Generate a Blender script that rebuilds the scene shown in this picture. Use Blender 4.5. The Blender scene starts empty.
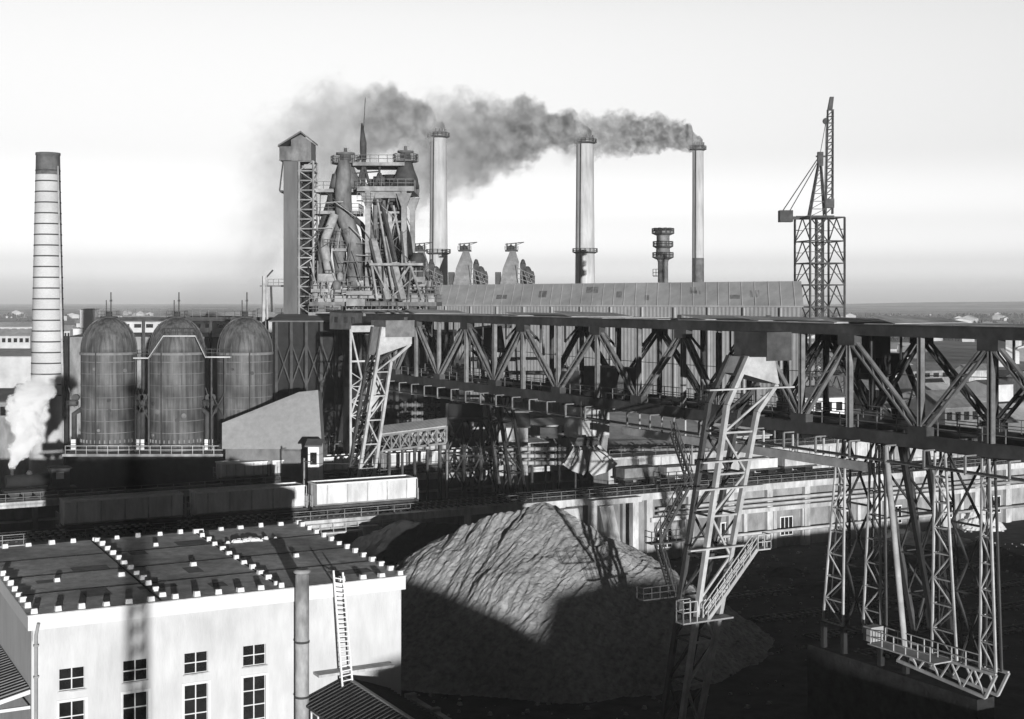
import bpy, math, random
from mathutils import Vector, Matrix, noise
R = random.Random(7)
SC = bpy.context.scene
COL = SC.collection
F, HC, HZ = 1370.0, 36.0, 300.0          # focal length in pixels, eye height, horizon row
AX = math.radians(28.75)                  # heading of the plant's own axes
CA, SA = math.cos(AX), math.sin(AX)
V = Vector
def W(a, b, z=0.0):                       # plant axes (a along the tracks, b away along the crane) to world
    return V((a*CA - b*SA, a*SA + b*CA, z))
def P(px, py, d):                         # a sight line of the survey followed to depth d
    return V(((px-512)/F*d, d, HC-(py-HZ)/F*d))
def G(px, py, z=0.0):                     # where a sight line meets height z
    return P(px, py, (HC-z)*F/(py-HZ))
ORG = {}
def setp(o, label=None, cat=None, group=None, kind=None):
    if label: o['label'] = label
    if cat: o['category'] = cat
    if group: o['group'] = group
    if kind: o['kind'] = kind
    return o
def T(name, label, cat, loc, group=None, rz=0.0):
    o = bpy.data.objects.new(name, None); COL.objects.link(o)
    o.empty_display_size = 0.5
    o.location = loc; o.rotation_euler = (0, 0, rz)
    ORG[o.name] = V(loc)
    return setp(o, label, cat, group)
class MB:
    def __init__(s): s.v = []; s.f = []; s.sm = []
    def face(s, pts, smooth=False):
        n = len(s.v); s.v += [V(p) for p in pts]; s.f.append(tuple(range(n, n+len(pts)))); s.sm.append(smooth)
    def hexa(s, c):                        # 8 corners: bottom 4 ccw, top 4 ccw
        n = len(s.v); s.v += [V(p) for p in c]
        for q in ((3,2,1,0),(4,5,6,7),(0,1,5,4),(1,2,6,5),(2,3,7,6),(3,0,4,7)):
            s.f.append(tuple(n+i for i in q)); s.sm.append(False)
        return s
    def box(s, x0, x1, y0, y1, z0, z1):    # world or local axes
        return s.hexa([(x0,y0,z0),(x1,y0,z0),(x1,y1,z0),(x0,y1,z0),(x0,y0,z1),(x1,y0,z1),(x1,y1,z1),(x0,y1,z1)])
    def pbox(s, a0, a1, b0, b1, z0, z1):   # plant axes
        return s.hexa([W(a0,b0,z0),W(a1,b0,z0),W(a1,b1,z0),W(a0,b1,z0),W(a0,b0,z1),W(a1,b0,z1),W(a1,b1,z1),W(a0,b1,z1)])
    def bar(s, p, q, w=.2, h=None, up=None):
        p = V(p); q = V(q); h = h or w
        d = q-p
        if d.length < 1e-6: return s
        d.normalize()
        up = V(up) if up else (V((0,0,1)) if abs(d.z) < .92 else V((-SA, CA, 0)))
        x = d.cross(up).normalized(); y = x.cross(d).normalized()
        x *= w/2; y *= h/2
        return s.hexa([p-x-y,p+x-y,p+x+y,p-x+y,q-x-y,q+x-y,q+x+y,q-x+y])
    def tube(s, pts, rads, n=10, cap=True, smooth=True):
        pts = [V(p) for p in pts]
        if not hasattr(rads, '__len__'): rads = [rads]*len(pts)
        base = len(s.v); x = None
        for i, p in enumerate(pts):
            d = (pts[min(i+1, len(pts)-1)] - pts[max(i-1, 0)]).normalized()
            if x is None:
                up = V((0,0,1)) if abs(d.z) < .9 else V((0,1,0))
                x = d.cross(up).normalized()
            else:
                x = (x - d*x.dot(d)).normalized()
            y = d.cross(x)
            for k in range(n):
                t = 2*math.pi*k/n
                s.v.append(p + (x*math.cos(t) + y*math.sin(t))*rads[i])
        for i in range(len(pts)-1):
            for k in range(n):
                a = base+i*n+k; b = base+i*n+(k+1) % n
                s.f.append((a, b, b+n, a+n)); s.sm.append(smooth)
        if cap:
            s.f.append(tuple(base+k for k in range(n))[::-1]); s.sm.append(False)
            e = base+(len(pts)-1)*n
            s.f.append(tuple(e+k for k in range(n))); s.sm.append(False)
        return s
    def lathe(s, c, prof, n=24, smooth=True, cap=True):
        c = V(c)
        return s.tube([c+V((0,0,z)) for r, z in prof], [max(r, .001) for r, z in prof], n, cap, smooth) if False else s._lathe(c, prof, n, smooth, cap)
    def _lathe(s, c, prof, n, smooth, cap):
        base = len(s.v)
        for r, z in prof:
            for k in range(n):
                t = 2*math.pi*k/n
                s.v.append(c+V((max(r,.001)*math.cos(t), max(r,.001)*math.sin(t), z)))
        for i in range(len(prof)-1):
            for k in range(n):
                a = base+i*n+k; b = base+i*n+(k+1) % n
                s.f.append((a, b, b+n, a+n)); s.sm.append(smooth)
        if cap:
            s.f.append(tuple(base+k for k in range(n))[::-1]); s.sm.append(False)
            e = base+(len(prof)-1)*n
            s.f.append(tuple(e+k for k in range(n))); s.sm.append(False)
        return s
    def prism(s, poly, off):               # planar polygon pushed by the vector off
        poly = [V(p) for p in poly]; off = V(off); n = len(poly)
        s.face(poly); s.face([p+off for p in reversed(poly)])
        for i in range(n):
            a, b = poly[i], poly[(i+1) % n]
            s.face([b, a, a+off, b+off])
        return s
    def rail(s, pts, h=1.05, step=1.8, w=.06, mids=1):
        pts = [V(p) for p in pts]
        for p, q in zip(pts, pts[1:]):
            L = (q-p).length; n = max(1, round(L/step))
            for i in range(n+1):
                c = p.lerp(q, i/n); s.bar(c, c+V((0,0,h)), w)
            for m in range(mids+1):
                z = h*(m+1)/(mids+1); s.bar(p+V((0,0,z)), q+V((0,0,z)), w)
        return s
    def lattice(s, A, B, n, w=.12, kind='x'):  # bracing between two polylines' ends A=(p0,p1), B=(q0,q1)
        A = [V(x) for x in A]; B = [V(x) for x in B]
        for i in range(n):
            a0 = A[0].lerp(A[1], i/n); a1 = A[0].lerp(A[1], (i+1)/n)
            b0 = B[0].lerp(B[1], i/n); b1 = B[0].lerp(B[1], (i+1)/n)
            if kind == 'x': s.bar(a0, b1, w); s.bar(b0, a1, w)
            elif kind == 'z':
                s.bar(a0, b1, w) if i % 2 == 0 else s.bar(b0, a1, w)
            elif kind == 'k':
                m = a1.lerp(b1, .5); s.bar(a0, m, w); s.bar(b0, m, w)
            s.bar(a1, b1, w)
        return s
    def build(s, name, mat, parent=None, org=None):
        me = bpy.data.meshes.new(name)
        o0 = V(org) if org is not None else (ORG[parent.name] if parent is not None else V((0,0,0)))
        me.from_pydata([tuple(p-o0) for p in s.v], [], s.f)
        me.polygons.foreach_set('use_smooth', s.sm)
        if mat is not None: me.materials.append(mat)
        import bmesh
        bm = bmesh.new(); bm.from_mesh(me)
        bmesh.ops.recalc_face_normals(bm, faces=bm.faces)
        bm.to_mesh(me); bm.free()
        me.update()
        o = bpy.data.objects.new(name, me); COL.objects.link(o)
        ORG[o.name] = o0
        if parent is not None: o.parent = parent
        else: o.location = o0
        return o
    def base(s):
        xs = [p.x for p in s.v]; ys = [p.y for p in s.v]; zs = [p.z for p in s.v]
        return V(((min(xs)+max(xs))/2, (min(ys)+max(ys))/2, min(zs)))
    def thing(s, name, mat, label, cat, group=None, kind=None):
        return setp(s.build(name, mat, None, s.base()), label, cat, group, kind)
def copy_tree(o, parent=None):
    c = o.copy(); COL.objects.link(c); ORG[c.name] = V((0,0,0))
    if parent is not None: c.parent = parent
    for ch in [x for x in KIDS.get(o.name, [])]: copy_tree(ch, c)
    return c
KIDS = {}
def index_kids(root):
    KIDS[root.name] = [x for x in bpy.data.objects if x.parent == root]
    for k in KIDS[root.name]: index_kids(k)

# ---------------------------------------------------------------- materials
def mat(name, col, var=.25, scale=.6, zs=1.0, rough=.85, bump=.0, bscale=6.0, spec=.2, big=.25, bigscale=.07):
    m = bpy.data.materials.new(name); m.use_nodes = True
    nt = m.node_tree; N = nt.nodes; L = nt.links
    b = N['Principled BSDF']; b.inputs['Roughness'].default_value = rough
    b.inputs['Specular IOR Level'].default_value = spec
    tc = N.new('ShaderNodeTexCoord'); mp = N.new('ShaderNodeMapping')
    mp.inputs['Scale'].default_value = (1, 1, zs)
    L.new(tc.outputs['Object'], mp.inputs['Vector'])
    n1 = N.new('ShaderNodeTexNoise'); n1.inputs['Scale'].default_value = scale; n1.inputs['Detail'].default_value = 6; n1.inputs['Roughness'].default_value = .65
    L.new(mp.outputs[0], n1.inputs['Vector'])
    n2 = N.new('ShaderNodeTexNoise'); n2.inputs['Scale'].default_value = bigscale; n2.inputs['Detail'].default_value = 3
    L.new(tc.outputs['Object'], n2.inputs['Vector'])
    r1 = N.new('ShaderNodeMapRange'); r1.inputs['From Min'].default_value = .28; r1.inputs['From Max'].default_value = .72
    r1.inputs['To Min'].default_value = col*(1-var); r1.inputs['To Max'].default_value = col*(1+var)
    L.new(n1.outputs[0], r1.inputs[0])
    r2 = N.new('ShaderNodeMapRange'); r2.inputs['From Min'].default_value = .3; r2.inputs['From Max'].default_value = .7
    r2.inputs['To Min'].default_value = 1-big; r2.inputs['To Max'].default_value = 1+big
    L.new(n2.outputs[0], r2.inputs[0])
    mu = N.new('ShaderNodeMath'); mu.operation = 'MULTIPLY'
    L.new(r1.outputs[0], mu.inputs[0]); L.new(r2.outputs[0], mu.inputs[1])
    L.new(mu.outputs[0], b.inputs['Base Color'])
    if bump:
        n3 = N.new('ShaderNodeTexNoise'); n3.inputs['Scale'].default_value = bscale; n3.inputs['Detail'].default_value = 6
        L.new(mp.outputs[0], n3.inputs['Vector'])
        bp = N.new('ShaderNodeBump'); bp.inputs['Strength'].default_value = bump; bp.inputs['Distance'].default_value = .1
        L.new(n3.outputs[0], bp.inputs['Height']); L.new(bp.outputs[0], b.inputs['Normal'])
    return m
def ribbed(name, col, pitch, axis='X', var=.2, depth=.5, **k):   # corrugated sheet: ribs as bump along one axis of the plant or object
    m = mat(name, col, var, **k); nt = m.node_tree; N = nt.nodes; L = nt.links
    b = N['Principled BSDF']
    tc = N.new('ShaderNodeTexCoord'); mp = N.new('ShaderNodeMapping'); mp.inputs['Rotation'].default_value = (0, 0, -AX if axis in 'ab' else 0)
    L.new(tc.outputs['Object'], mp.inputs['Vector'])
    w = N.new('ShaderNodeTexWave'); w.wave_type = 'BANDS'; w.bands_direction = {'a': 'X', 'b': 'Y', 'X': 'X', 'Y': 'Y', 'Z': 'Z'}[axis]
    w.inputs['Scale'].default_value = math.pi/(10*pitch)*2; w.inputs['Distortion'].default_value = 0.3
    L.new(mp.outputs[0], w.inputs['Vector'])
    bp = N.new('ShaderNodeBump'); bp.inputs['Strength'].default_value = depth; bp.inputs['Distance'].default_value = .12
    L.new(w.outputs['Fac'], bp.inputs['Height']); L.new(bp.outputs[0], b.inputs['Normal'])
    return m
M = {}
M['plaster'] = mat('plaster', .50, .09, 1.6, .25, bump=.3, bscale=9, big=.10, bigscale=.25)
M['fascia'] = mat('painted_fascia', .62, .06, 2, 1, big=.05)
M['felt'] = mat('roof_felt', .48, .35, 1.1, 1, rough=.9, bump=.5, bscale=5, big=.35, bigscale=.16)
M['seam'] = mat('tar_seam', .03, .3, 2, 1)
M['white'] = mat('whitewashed', .62, .08, 3, 1, big=.05)
M['grey'] = mat('grey_paint', .30, .2, 2, 1)
M['glass'] = mat('window_glass', .015, .6, .8, 1, rough=.12, spec=.5)
M['steel'] = mat('weathered_steel', .38, .3, .9, 1, rough=.6, big=.25, bigscale=.2)
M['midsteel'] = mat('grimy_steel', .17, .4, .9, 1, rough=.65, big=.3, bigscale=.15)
M['dark'] = mat('sooty_steel', .055, .45, .8, 1, rough=.7, big=.35, bigscale=.15)  # also stands in for shade on the rear frames of the crane legs
M['black'] = mat('soot', .02, .4, 1, 1, rough=.8)  # also stands in for deep shade behind the crane bridge
M['stove'] = mat('stove_shell', .085, .75, 2.2, .05, rough=.55, big=.45, bigscale=.3)
M['brick'] = mat('pale_brick', .48, .12, 2.2, 2.5, bump=.15, big=.15, bigscale=.12)
M['sooty_brick'] = mat('sooty_brick', .10, .5, .6, 1, big=.4)
M['stack'] = mat('stack_concrete', .42, .3, .7, .1, big=.22, bigscale=.08)
M['concrete'] = mat('concrete', .42, .42, 1.1, .3, bump=.3, big=.35, bigscale=.12)
M['dirty_concrete'] = mat('dirty_concrete', .24, .4, .8, .4, bump=.2, big=.35, bigscale=.12)
M['sheet'] = ribbed('corrugated_sheet', .26, 1.2, 'X', .18, .35, big=.15)
M['sheet_a'] = ribbed('corrugated_wall', .30, .9, 'a', .2, .5, big=.2)
M['sheet_d'] = mat('hoist_sheet', .11, .3, .8, .15, big=.2)
M['dark_sheet'] = ribbed('dark_corrugated_sheet', .05, .45, 'b', .3, .8, big=.3)
M['roof_pale'] = ribbed('pale_roof_sheet', .40, 1.0, 'a', .25, .4, big=.25)
M['ore'] = mat('ore', .30, .4, 1.6, 1, rough=.95, bump=1.0, bscale=5, big=.2, bigscale=.1, spec=.05)
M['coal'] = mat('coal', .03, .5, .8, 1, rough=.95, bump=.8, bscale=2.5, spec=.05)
M['car'] = mat('car_paint', .54, .28, 1.1, .25, rough=.7, big=.15, bigscale=.3)
M['cloth'] = mat('limewash', .7, .2, 2, 1)
M['brickwall'] = mat('dark_brick', .16, .35, .7, .6, big=.3)
M['house'] = mat('house_wall', .5, .2, .3, 1, big=.2)
M['roofdark'] = mat('roof_dark', .12, .3, .5, 1)
M['pale_plain'] = mat('pale_plain_roof', .27, .15, 1.2, 1, big=.12)
M['dirtyroof'] = mat('dirty_roof', .2, .4, .6, 1, big=.3)
M['hall'] = ribbed('hall_wall', .30, 1.4, 'X', .15, .5, big=.12)
M['hallroof'] = mat('hall_roof', .36, .2, .35, 1, big=.15)
M['scrub'] = mat('bare_scrub', .06, .4, .2, 1)
M['patch'] = mat('felt_patch', .2, .4, 1.5, 1)
M['bfsteel'] = mat('furnace_steel', .24, .45, .9, 1, rough=.65, big=.4, bigscale=.2)
M['bfmid'] = mat('furnace_grime', .13, .5, .9, .5, rough=.7, big=.4, bigscale=.2)
# ---------------------------------------------------------------- camera, sun, sky, air
cam = bpy.data.cameras.new('camera'); co = bpy.data.objects.new('camera', cam); COL.objects.link(co)
co.location = (0, 0, HC); co.rotation_euler = (math.radians(90), 0, 0)
cam.sensor_width = 36; cam.lens = 36*F/1024; cam.shift_y = -(359.5-HZ)/1024
cam.clip_start = .3; cam.clip_end = 60000
SC.camera = co
SUN_AZ = math.radians(15.6); SUN_EL = math.radians(2.6)
sd = bpy.data.lights.new('sun', 'SUN'); so = bpy.data.objects.new('sun', sd); COL.objects.link(so)
sd.energy = 2.4; sd.angle = math.radians(.5); sd.color = (1, 1, 1)
to_sun = V((math.sin(SUN_AZ)*math.cos(SUN_EL), -math.cos(SUN_AZ)*math.cos(SUN_EL), math.sin(SUN_EL)))
so.rotation_euler = to_sun.to_track_quat('Z', 'Y').to_euler(); so.location = to_sun*300
w = bpy.data.worlds.new('World'); SC.world = w; w.use_nodes = True
nt = w.node_tree; N = nt.nodes; L = nt.links
bg = N['Background']
sky = N.new('ShaderNodeTexSky'); sky.sky_type = 'NISHITA'; sky.sun_disc = False
sky.sun_elevation = SUN_EL; sky.sun_rotation = math.pi - SUN_AZ
sky.air_density = 1; sky.dust_density = 1.5
bw = N.new('ShaderNodeRGBToBW'); L.new(sky.outputs[0], bw.inputs[0])
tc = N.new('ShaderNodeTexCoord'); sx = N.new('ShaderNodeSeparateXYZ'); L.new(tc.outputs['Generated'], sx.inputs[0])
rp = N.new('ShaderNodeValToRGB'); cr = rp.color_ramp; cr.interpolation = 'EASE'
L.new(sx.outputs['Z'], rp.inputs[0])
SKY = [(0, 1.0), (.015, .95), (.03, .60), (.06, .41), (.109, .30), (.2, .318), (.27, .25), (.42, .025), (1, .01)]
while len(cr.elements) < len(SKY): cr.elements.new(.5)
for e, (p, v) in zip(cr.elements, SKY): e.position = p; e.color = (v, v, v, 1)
mu = N.new('ShaderNodeMath'); mu.operation = 'MULTIPLY'
sc_ = N.new('ShaderNodeMath'); sc_.operation = 'MULTIPLY'; sc_.inputs[1].default_value = 4.1; L.new(bw.outputs[0], sc_.inputs[0]); L.new(sc_.outputs[0], mu.inputs[0]); L.new(rp.outputs[0], mu.inputs[1])
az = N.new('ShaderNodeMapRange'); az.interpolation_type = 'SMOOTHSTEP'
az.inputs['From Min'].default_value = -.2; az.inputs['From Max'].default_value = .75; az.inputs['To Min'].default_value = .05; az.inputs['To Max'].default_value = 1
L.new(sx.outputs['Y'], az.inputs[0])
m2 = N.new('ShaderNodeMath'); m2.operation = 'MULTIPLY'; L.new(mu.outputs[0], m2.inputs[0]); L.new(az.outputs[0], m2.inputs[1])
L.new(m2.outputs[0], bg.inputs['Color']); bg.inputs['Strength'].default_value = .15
SC.view_settings.view_transform = 'Standard'; SC.view_settings.look = 'None'
SC.view_settings.exposure = 1.3; SC.view_settings.gamma = 1
SC.render.film_transparent = False
SC.cycles.max_bounces = 5; SC.cycles.diffuse_bounces = 2; SC.cycles.volume_bounces = 5
SC.cycles.transparent_max_bounces = 8
SC.cycles.use_denoising = True
hz = MB().box(-9000, 9000, -500, 12500, -1, 152)
hm = bpy.data.materials.new('haze_air'); hm.use_nodes = True
hn = hm.node_tree; hn.nodes.clear()
ho = hn.nodes.new('ShaderNodeOutputMaterial'); pv = hn.nodes.new('ShaderNodeVolumePrincipled')
pv.inputs['Color'].default_value = (.97, .97, .97, 1); pv.inputs['Density'].default_value = 1.15e-4; pv.inputs['Anisotropy'].default_value = -.12
hn.links.new(pv.outputs[0], ho.inputs['Volume'])
setp(hz.build('haze', hm), kind='stuff', label='pale haze over the plain')

# ---------------------------------------------------------------- ground
gm = mat('ground_soil', .05, .5, .35, 1, rough=.95, bump=.7, bscale=1.5, big=.45, bigscale=.02, spec=.05)
g = MB()
xs = [-8900+i*17800/40 for i in range(41)]; ys = [-480, -200, 0, 100, 200, 300, 400, 600, 900, 1400, 2200, 3500, 5500, 8500, 12400]
for i in range(40):
    for j in range(len(ys)-1):
        g.face([(xs[i], ys[j], 0), (xs[i+1], ys[j], 0), (xs[i+1], ys[j+1], 0), (xs[i], ys[j+1], 0)])
setp(g.build('ground', gm), kind='structure')
# plain beyond the works: paler dry fields
fm = mat('field_soil', .55, .5, .012, 1, rough=.95, big=.5, bigscale=.002, spec=.05)
g = MB()
for i in range(40):
    for j in range(30):
        y0 = 700*(12300/700)**(j/30); y1 = 700*(12300/700)**((j+1)/30)
        g.face([(xs[i], y0, .3), (xs[i+1], y0, .3), (xs[i+1], y1, .3), (xs[i], y1, .3)])
setp(g.build('plain', fm), kind='structure')
# low rise on the right horizon
g = MB(); nx, ny = 90, 10
hp = [[V((1000+i*70, 5200+j*350, max(-1, 62*math.sin(math.pi*j/ny)*(1-math.exp(-i/25))*(.75+.5*noise.noise(V((i*.09, j*.2, 3)))))) ) for j in range(ny+1)] for i in range(nx+1)]
for i in range(nx):
    for j in range(ny): g.face([hp[i][j], hp[i+1][j], hp[i+1][j+1], hp[i][j+1]], True)
setp(g.build('hills', fm), kind='structure')
# ---------------------------------------------------------------- pale workshop in front
A0, A1, B0, B1, ZR = 15.1, 40.75, 91.0, 112.7, 16.0
def wall_openings(m, a0, a1, b, z0, z1, ops, depth=.28):   # wall facing the camera with real openings
    As = sorted({a0, a1} | {v for o in ops for v in o[:2]}); Zs = sorted({z0, z1} | {v for o in ops for v in o[2:]})
    for i in range(len(As)-1):
        for j in range(len(Zs)-1):
            ca, cz = (As[i]+As[i+1])/2, (Zs[j]+Zs[j+1])/2
            if any(o[0] < ca < o[1] and o[2] < cz < o[3] for o in ops): continue
            m.face([W(As[i],b,Zs[j]),W(As[i+1],b,Zs[j]),W(As[i+1],b,Zs[j+1]),W(As[i],b,Zs[j+1])])
    for p, q, r, t in ops:
        for (x0, y0), (x1, y1) in (((p,r),(q,r)),((q,r),(q,t)),((q,t),(p,t)),((p,t),(p,r))):
            m.face([W(x0,b,y0),W(x1,b,y1),W(x1,b+depth,y1),W(x0,b+depth,y0)])
def window(parent, p, q, r, t, b, nc, nr, depth=.22, bw=.07, frame='white', surround=0):
    f = MB(); bb = b+depth-.06
    for i in range(nc+1):
        a = p+(q-p)*i/nc; f.bar(W(a,bb,r), W(a,bb,t), bw, .06)
    for j in range(nr+1):
        z = r+(t-r)*j/nr; f.bar(W(p,bb+.012,z), W(q,bb+.012,z), .06, bw)
    if surround:
        s = surround
        for x0,x1,z0,z1 in ((p-s,p-.002,r-s,t+s),(q+.002,q+s,r-s,t+s),(p,q,t+.002,t+s),(p,q,r-s,r-.002)):
            f.pbox(x0,x1,b-.06,b+.02,z0,z1)
    fo = f.build('window', M[frame], parent)
    g = MB(); g.face([W(p,b+depth,r),W(q,b+depth,r),W(q,b+depth,t),W(p,b+depth,t)]); g.build('pane', M['glass'], fo)
    return fo
bl = T('workshop_building', 'pale plastered flat roofed hall in the foreground with small white blocks along its roof edges', 'building', W(28,100,0))
m = MB(); ops = []
for a in (17.6, 21.65, 25.7, 29.75):
    ops.append((a-.8, a+.8, 10.9, 12.3)); ops.append((a-.8, a+.8, 5.2, 10.15))
wall_openings(m, A0, A1, B0, 0, ZR-.9, ops)
m.face([W(A0,B1,0),W(A0,B0,0),W(A0,B0,ZR-.9),W(A0,B1,ZR-.9)]); m.face([W(A1,B0,0),W(A1,B1,0),W(A1,B1,ZR-.9),W(A1,B0,ZR-.9)])
m.face([W(A1,B1,0),W(A0,B1,0),W(A0,B1,ZR-.9),W(A1,B1,ZR-.9)])
m.build('wall', M['plaster'], bl)
for o in ops: window(bl, *o, B0, 2, 2 if o[3] > 11 else 5, surround=0 if o[3] > 11 else .17)
e = .25
zr = lambda b: ZR+.62*(b-B0)/(B1-B0)
def slab(m, x0, x1, y0, y1, lo, hi):
    m.hexa([W(x0,y0,zr(y0)+lo),W(x1,y0,zr(y0)+lo),W(x1,y1,zr(y1)+lo),W(x0,y1,zr(y1)+lo),W(x0,y0,zr(y0)+hi),W(x1,y0,zr(y0)+hi),W(x1,y1,zr(y1)+hi),W(x0,y1,zr(y1)+hi)])
m = MB()
for x0,x1,y0,y1 in ((A0-e,A1+e,B0-e,B0+.1),(A0-e,A1+e,B1-.1,B1+e),(A0-e,A0+.1,B0+.1,B1-.1),(A1-.1,A1+e,B0+.1,B1-.1)):
    slab(m,x0,x1,y0,y1,-.95,-.02)
for x0,x1,y0,y1 in ((A0+.05,A1-.05,B1-.2,B1-.11),(A0+.02,A0+.08,B0,B1-.21),(A1-.08,A1-.02,B0,B1-.21)):
    slab(m,x0,x1,y0,y1,-1.7,-.96)
m.build('fascia', M['fascia'], bl)
m = MB(); slab(m,A0-e-.05,A1+e+.05,B0-e-.05,B1+e+.05,-.02,.05); m.build('roof', M['felt'], bl)
m = MB()
for b in (96.2, 101.6, 107.3):
    for i in range(13): slab(m, A0+i*2, A0+i*2+1.96, b+.05*math.sin(i), b+.16+.05*math.sin(i), .051, .075)
for a in (23.3, 31.7): slab(m, a-.06, a+.06, B0, B1, .051, .085)
m.build('roof_seam', M['seam'], bl)
for k in range(9):
    m = MB(); a, b = R.uniform(A0+1,A1-4), R.uniform(B0+1,B1-4); slab(m, a, a+R.uniform(1,3.5), b, b+R.uniform(.8,3), .0511+k*.0017, .0525+k*.0017)
    m.build('roof_patch', M['patch'], bl)
for a in (17.6, 21.65, 25.7, 29.75):
    m = MB(); m.pbox(a-.9,a+.9,B0-.1,B0+.05,10.8,10.895); m.build('sill', M['concrete'], bl)
dp = MB(); dp.tube([W(A0+.35,B0-.45,ZR-.5), W(A0+.25,B0-.16,ZR-1.3), W(A0+.25,B0-.16,.3)], .11, 8)
for z in (3,6,9,12,14): dp.bar(W(A0+.25,B0-.16,z), W(A0+.25,B0-.16,z+.12), .3)
dp.build('drainpipe', M['grey'], bl)
d = MB(); d.pbox(34.0,39.7,B0-1.15,B0-.01,9.75,9.93); d.build('door_canopy', M['concrete'], bl)
# lean-to canopy on the left side wall
cn = T('side_canopy', 'dark ribbed lean-to canopy on the left side wall of the pale hall', 'canopy', W(13,96,11))
m = MB(); m.hexa([W(11.2,91.3,10.2),W(15.05,91.3,11.1),W(15.05,104,11.1),W(11.2,104,10.2),W(11.2,91.3,10.3),W(15.05,91.3,11.2),W(15.05,104,11.2),W(11.2,104,10.3)])
m.build('canopy_sheet', M['dark'], cn)
m = MB()
for i in range(20):
    b = 91.7+i*.62; m.bar(W(11.2,b,10.34), W(15.05,b,11.24), .12, .1)
m.build('sheet_rib', M['midsteel'], cn)
m = MB(); m.pbox(11.15,15.05,91.1,91.28,10.0,10.2)
m.hexa([W(11.2,91.1,10.05),W(15.05,91.1,10.95),W(15.05,91.28,10.95),W(11.2,91.28,10.05),W(11.2,91.1,10.32),W(15.05,91.1,11.22),W(15.05,91.28,11.22),W(11.2,91.28,10.32)])
m.build('edge_board', M['white'], cn)
for b in (91.5, 97.5, 103.5):
    m = MB(); m.bar(W(11.5,b,0), W(11.5,b,10.2), .25); m.build('post', M['dark'], cn)
# white blocks standing on the roof
BLK = []
def block(a, b, label, group, turn=0):
    m = MB(); c = W(a, b, zr(b)+.05)
    s = R.uniform(.74, .98); t = AX+R.uniform(-.12, .12); x = V((math.cos(t), math.sin(t), 0))*.25*s; y = V((-math.sin(t), math.cos(t), 0))*.2*s
    h = V((0,0,R.uniform(.26,.36)))
    p = [c-x-y, c+x-y, c+x+y, c-x+y]; k = .86
    m.hexa(p+[c+(q-c)*k+h for q in p])
    m.thing('roof_block', M['white'], label, 'roof block', group)
LB = {'f': ('small white block on the front roof edge of the pale hall', 'blocks along the front roof edge'),
      'k': ('small white block on the far roof edge of the pale hall', 'blocks along the far roof edge'),
      'l': ('small white block on the left roof edge of the pale hall', 'blocks along the left roof edge'),
      'r': ('small white block on the right roof edge of the pale hall', 'blocks along the right roof edge'),
      'p': ('small white block in the left of the two rows crossing the roof', 'left row of blocks crossing the roof'),
      'q': ('small white block in the right of the two rows crossing the roof', 'right row of blocks crossing the roof'),
      's': ('lone white block with a long shadow in a roof bay between the rows', 'scattered blocks on the roof')}
for i in range(18):
    a = A0+.15+i*1.5
    if i in (13,) : continue
    block(a+R.uniform(-.07,.07), B0+.1, *LB['f'])
for i in range(16): block(A0-.1+i*1.72+R.uniform(-.07,.07), B1-.1, *LB['k'])
for i in range(1, 8): block(A0+.05, B0+.1+i*1.7+R.uniform(-.07,.07), *LB['l'])
for i in range(1, 13): block(A1-.05, B0+.1+i*1.7, *LB['r'])
for i in range(12): block(23.7+R.uniform(-.05,.05), B0+1.0+i*1.85+R.uniform(-.07,.07), *LB['p'])
for i in range(12): block(31.7+R.uniform(-.05,.05), B0+1.0+i*1.85+R.uniform(-.07,.07), *LB['q'])
for a, b in ((18.2,99.4),(22.6,99.2),(28.1,100.3),(36.0,100.0),(27.4,108.5)): block(a, b, *LB['s'])
# rubble on the roof
m = MB()
for i in range(60):
    c = W(34.5+R.gauss(0,.9), 107.4+R.gauss(0,.25), zr(107.4)+.05); s = R.uniform(.06,.24)
    m.hexa([c+V((-s,-s,0)),c+V((s,-s*.8,0)),c+V((s*.9,s,0)),c+V((-s,s*.7,0)),c+V((-s*.6,-s*.5,s)),c+V((s*.5,-s*.5,s*1.1)),c+V((s*.5,s*.6,s*.8)),c+V((-s*.5,s*.5,s))])
m.thing('rubble_heap', M['white'], 'low heap of pale rubble lying on the far part of the flat roof', 'rubble', kind='stuff')
# vent pipe standing before the wall
pc = W(32.85, B0-.95, 0)
vt = T('vent_chimney', 'round grey chimney pipe standing in front of the pale hall wall', 'chimney', pc)
m = MB(); m.lathe(pc, [(.48,0),(.48,17.0),(.44,17.02),(.44,17.1)], 20); m.build('pipe', mat('stained_pipe', .26, .5, 1.2, .4, bump=.2, big=.5, bigscale=.4), vt)
m = MB(); m.lathe(pc+V((0,0,17.1)), [(.5,0),(.6,.06),(.6,.2),(.45,.3)], 20); m.build('cap', M['dirty_concrete'], vt)
for z in (4, 8.5, 12.3):
    m = MB(); m.lathe(pc+V((0,0,z)), [(.49,0),(.52,.02),(.52,.14),(.49,.16)], 20, cap=False); m.bar(pc+V((0,0,z+.07)), W(32.85, B0, z+.07), .1); m.build('bracket', M['dark'], vt)
# ladder from annexe roof to roof edge
ld = T('wall_ladder', 'wooden ladder leaning on the pale hall up to its roof edge', 'ladder', W(36.6, B0-1.6, 8.8))
m = MB(); lo = [W(35.55,B0-1.7,8.75), W(36.3,B0-1.7,8.85)]; hi = [W(35.3,B0-.55,17.0), W(36.0,B0-.55,16.8)]
for p, q in zip(lo, hi): m.bar(p, q, .11, .14)
m.build('rail', M['cloth'], ld)
m = MB()
for i in range(1, 24): m.bar(lo[0].lerp(hi[0], i/24.5), lo[1].lerp(hi[1], i/24.5), .07)
m.build('rung', M['cloth'], ld)
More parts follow.
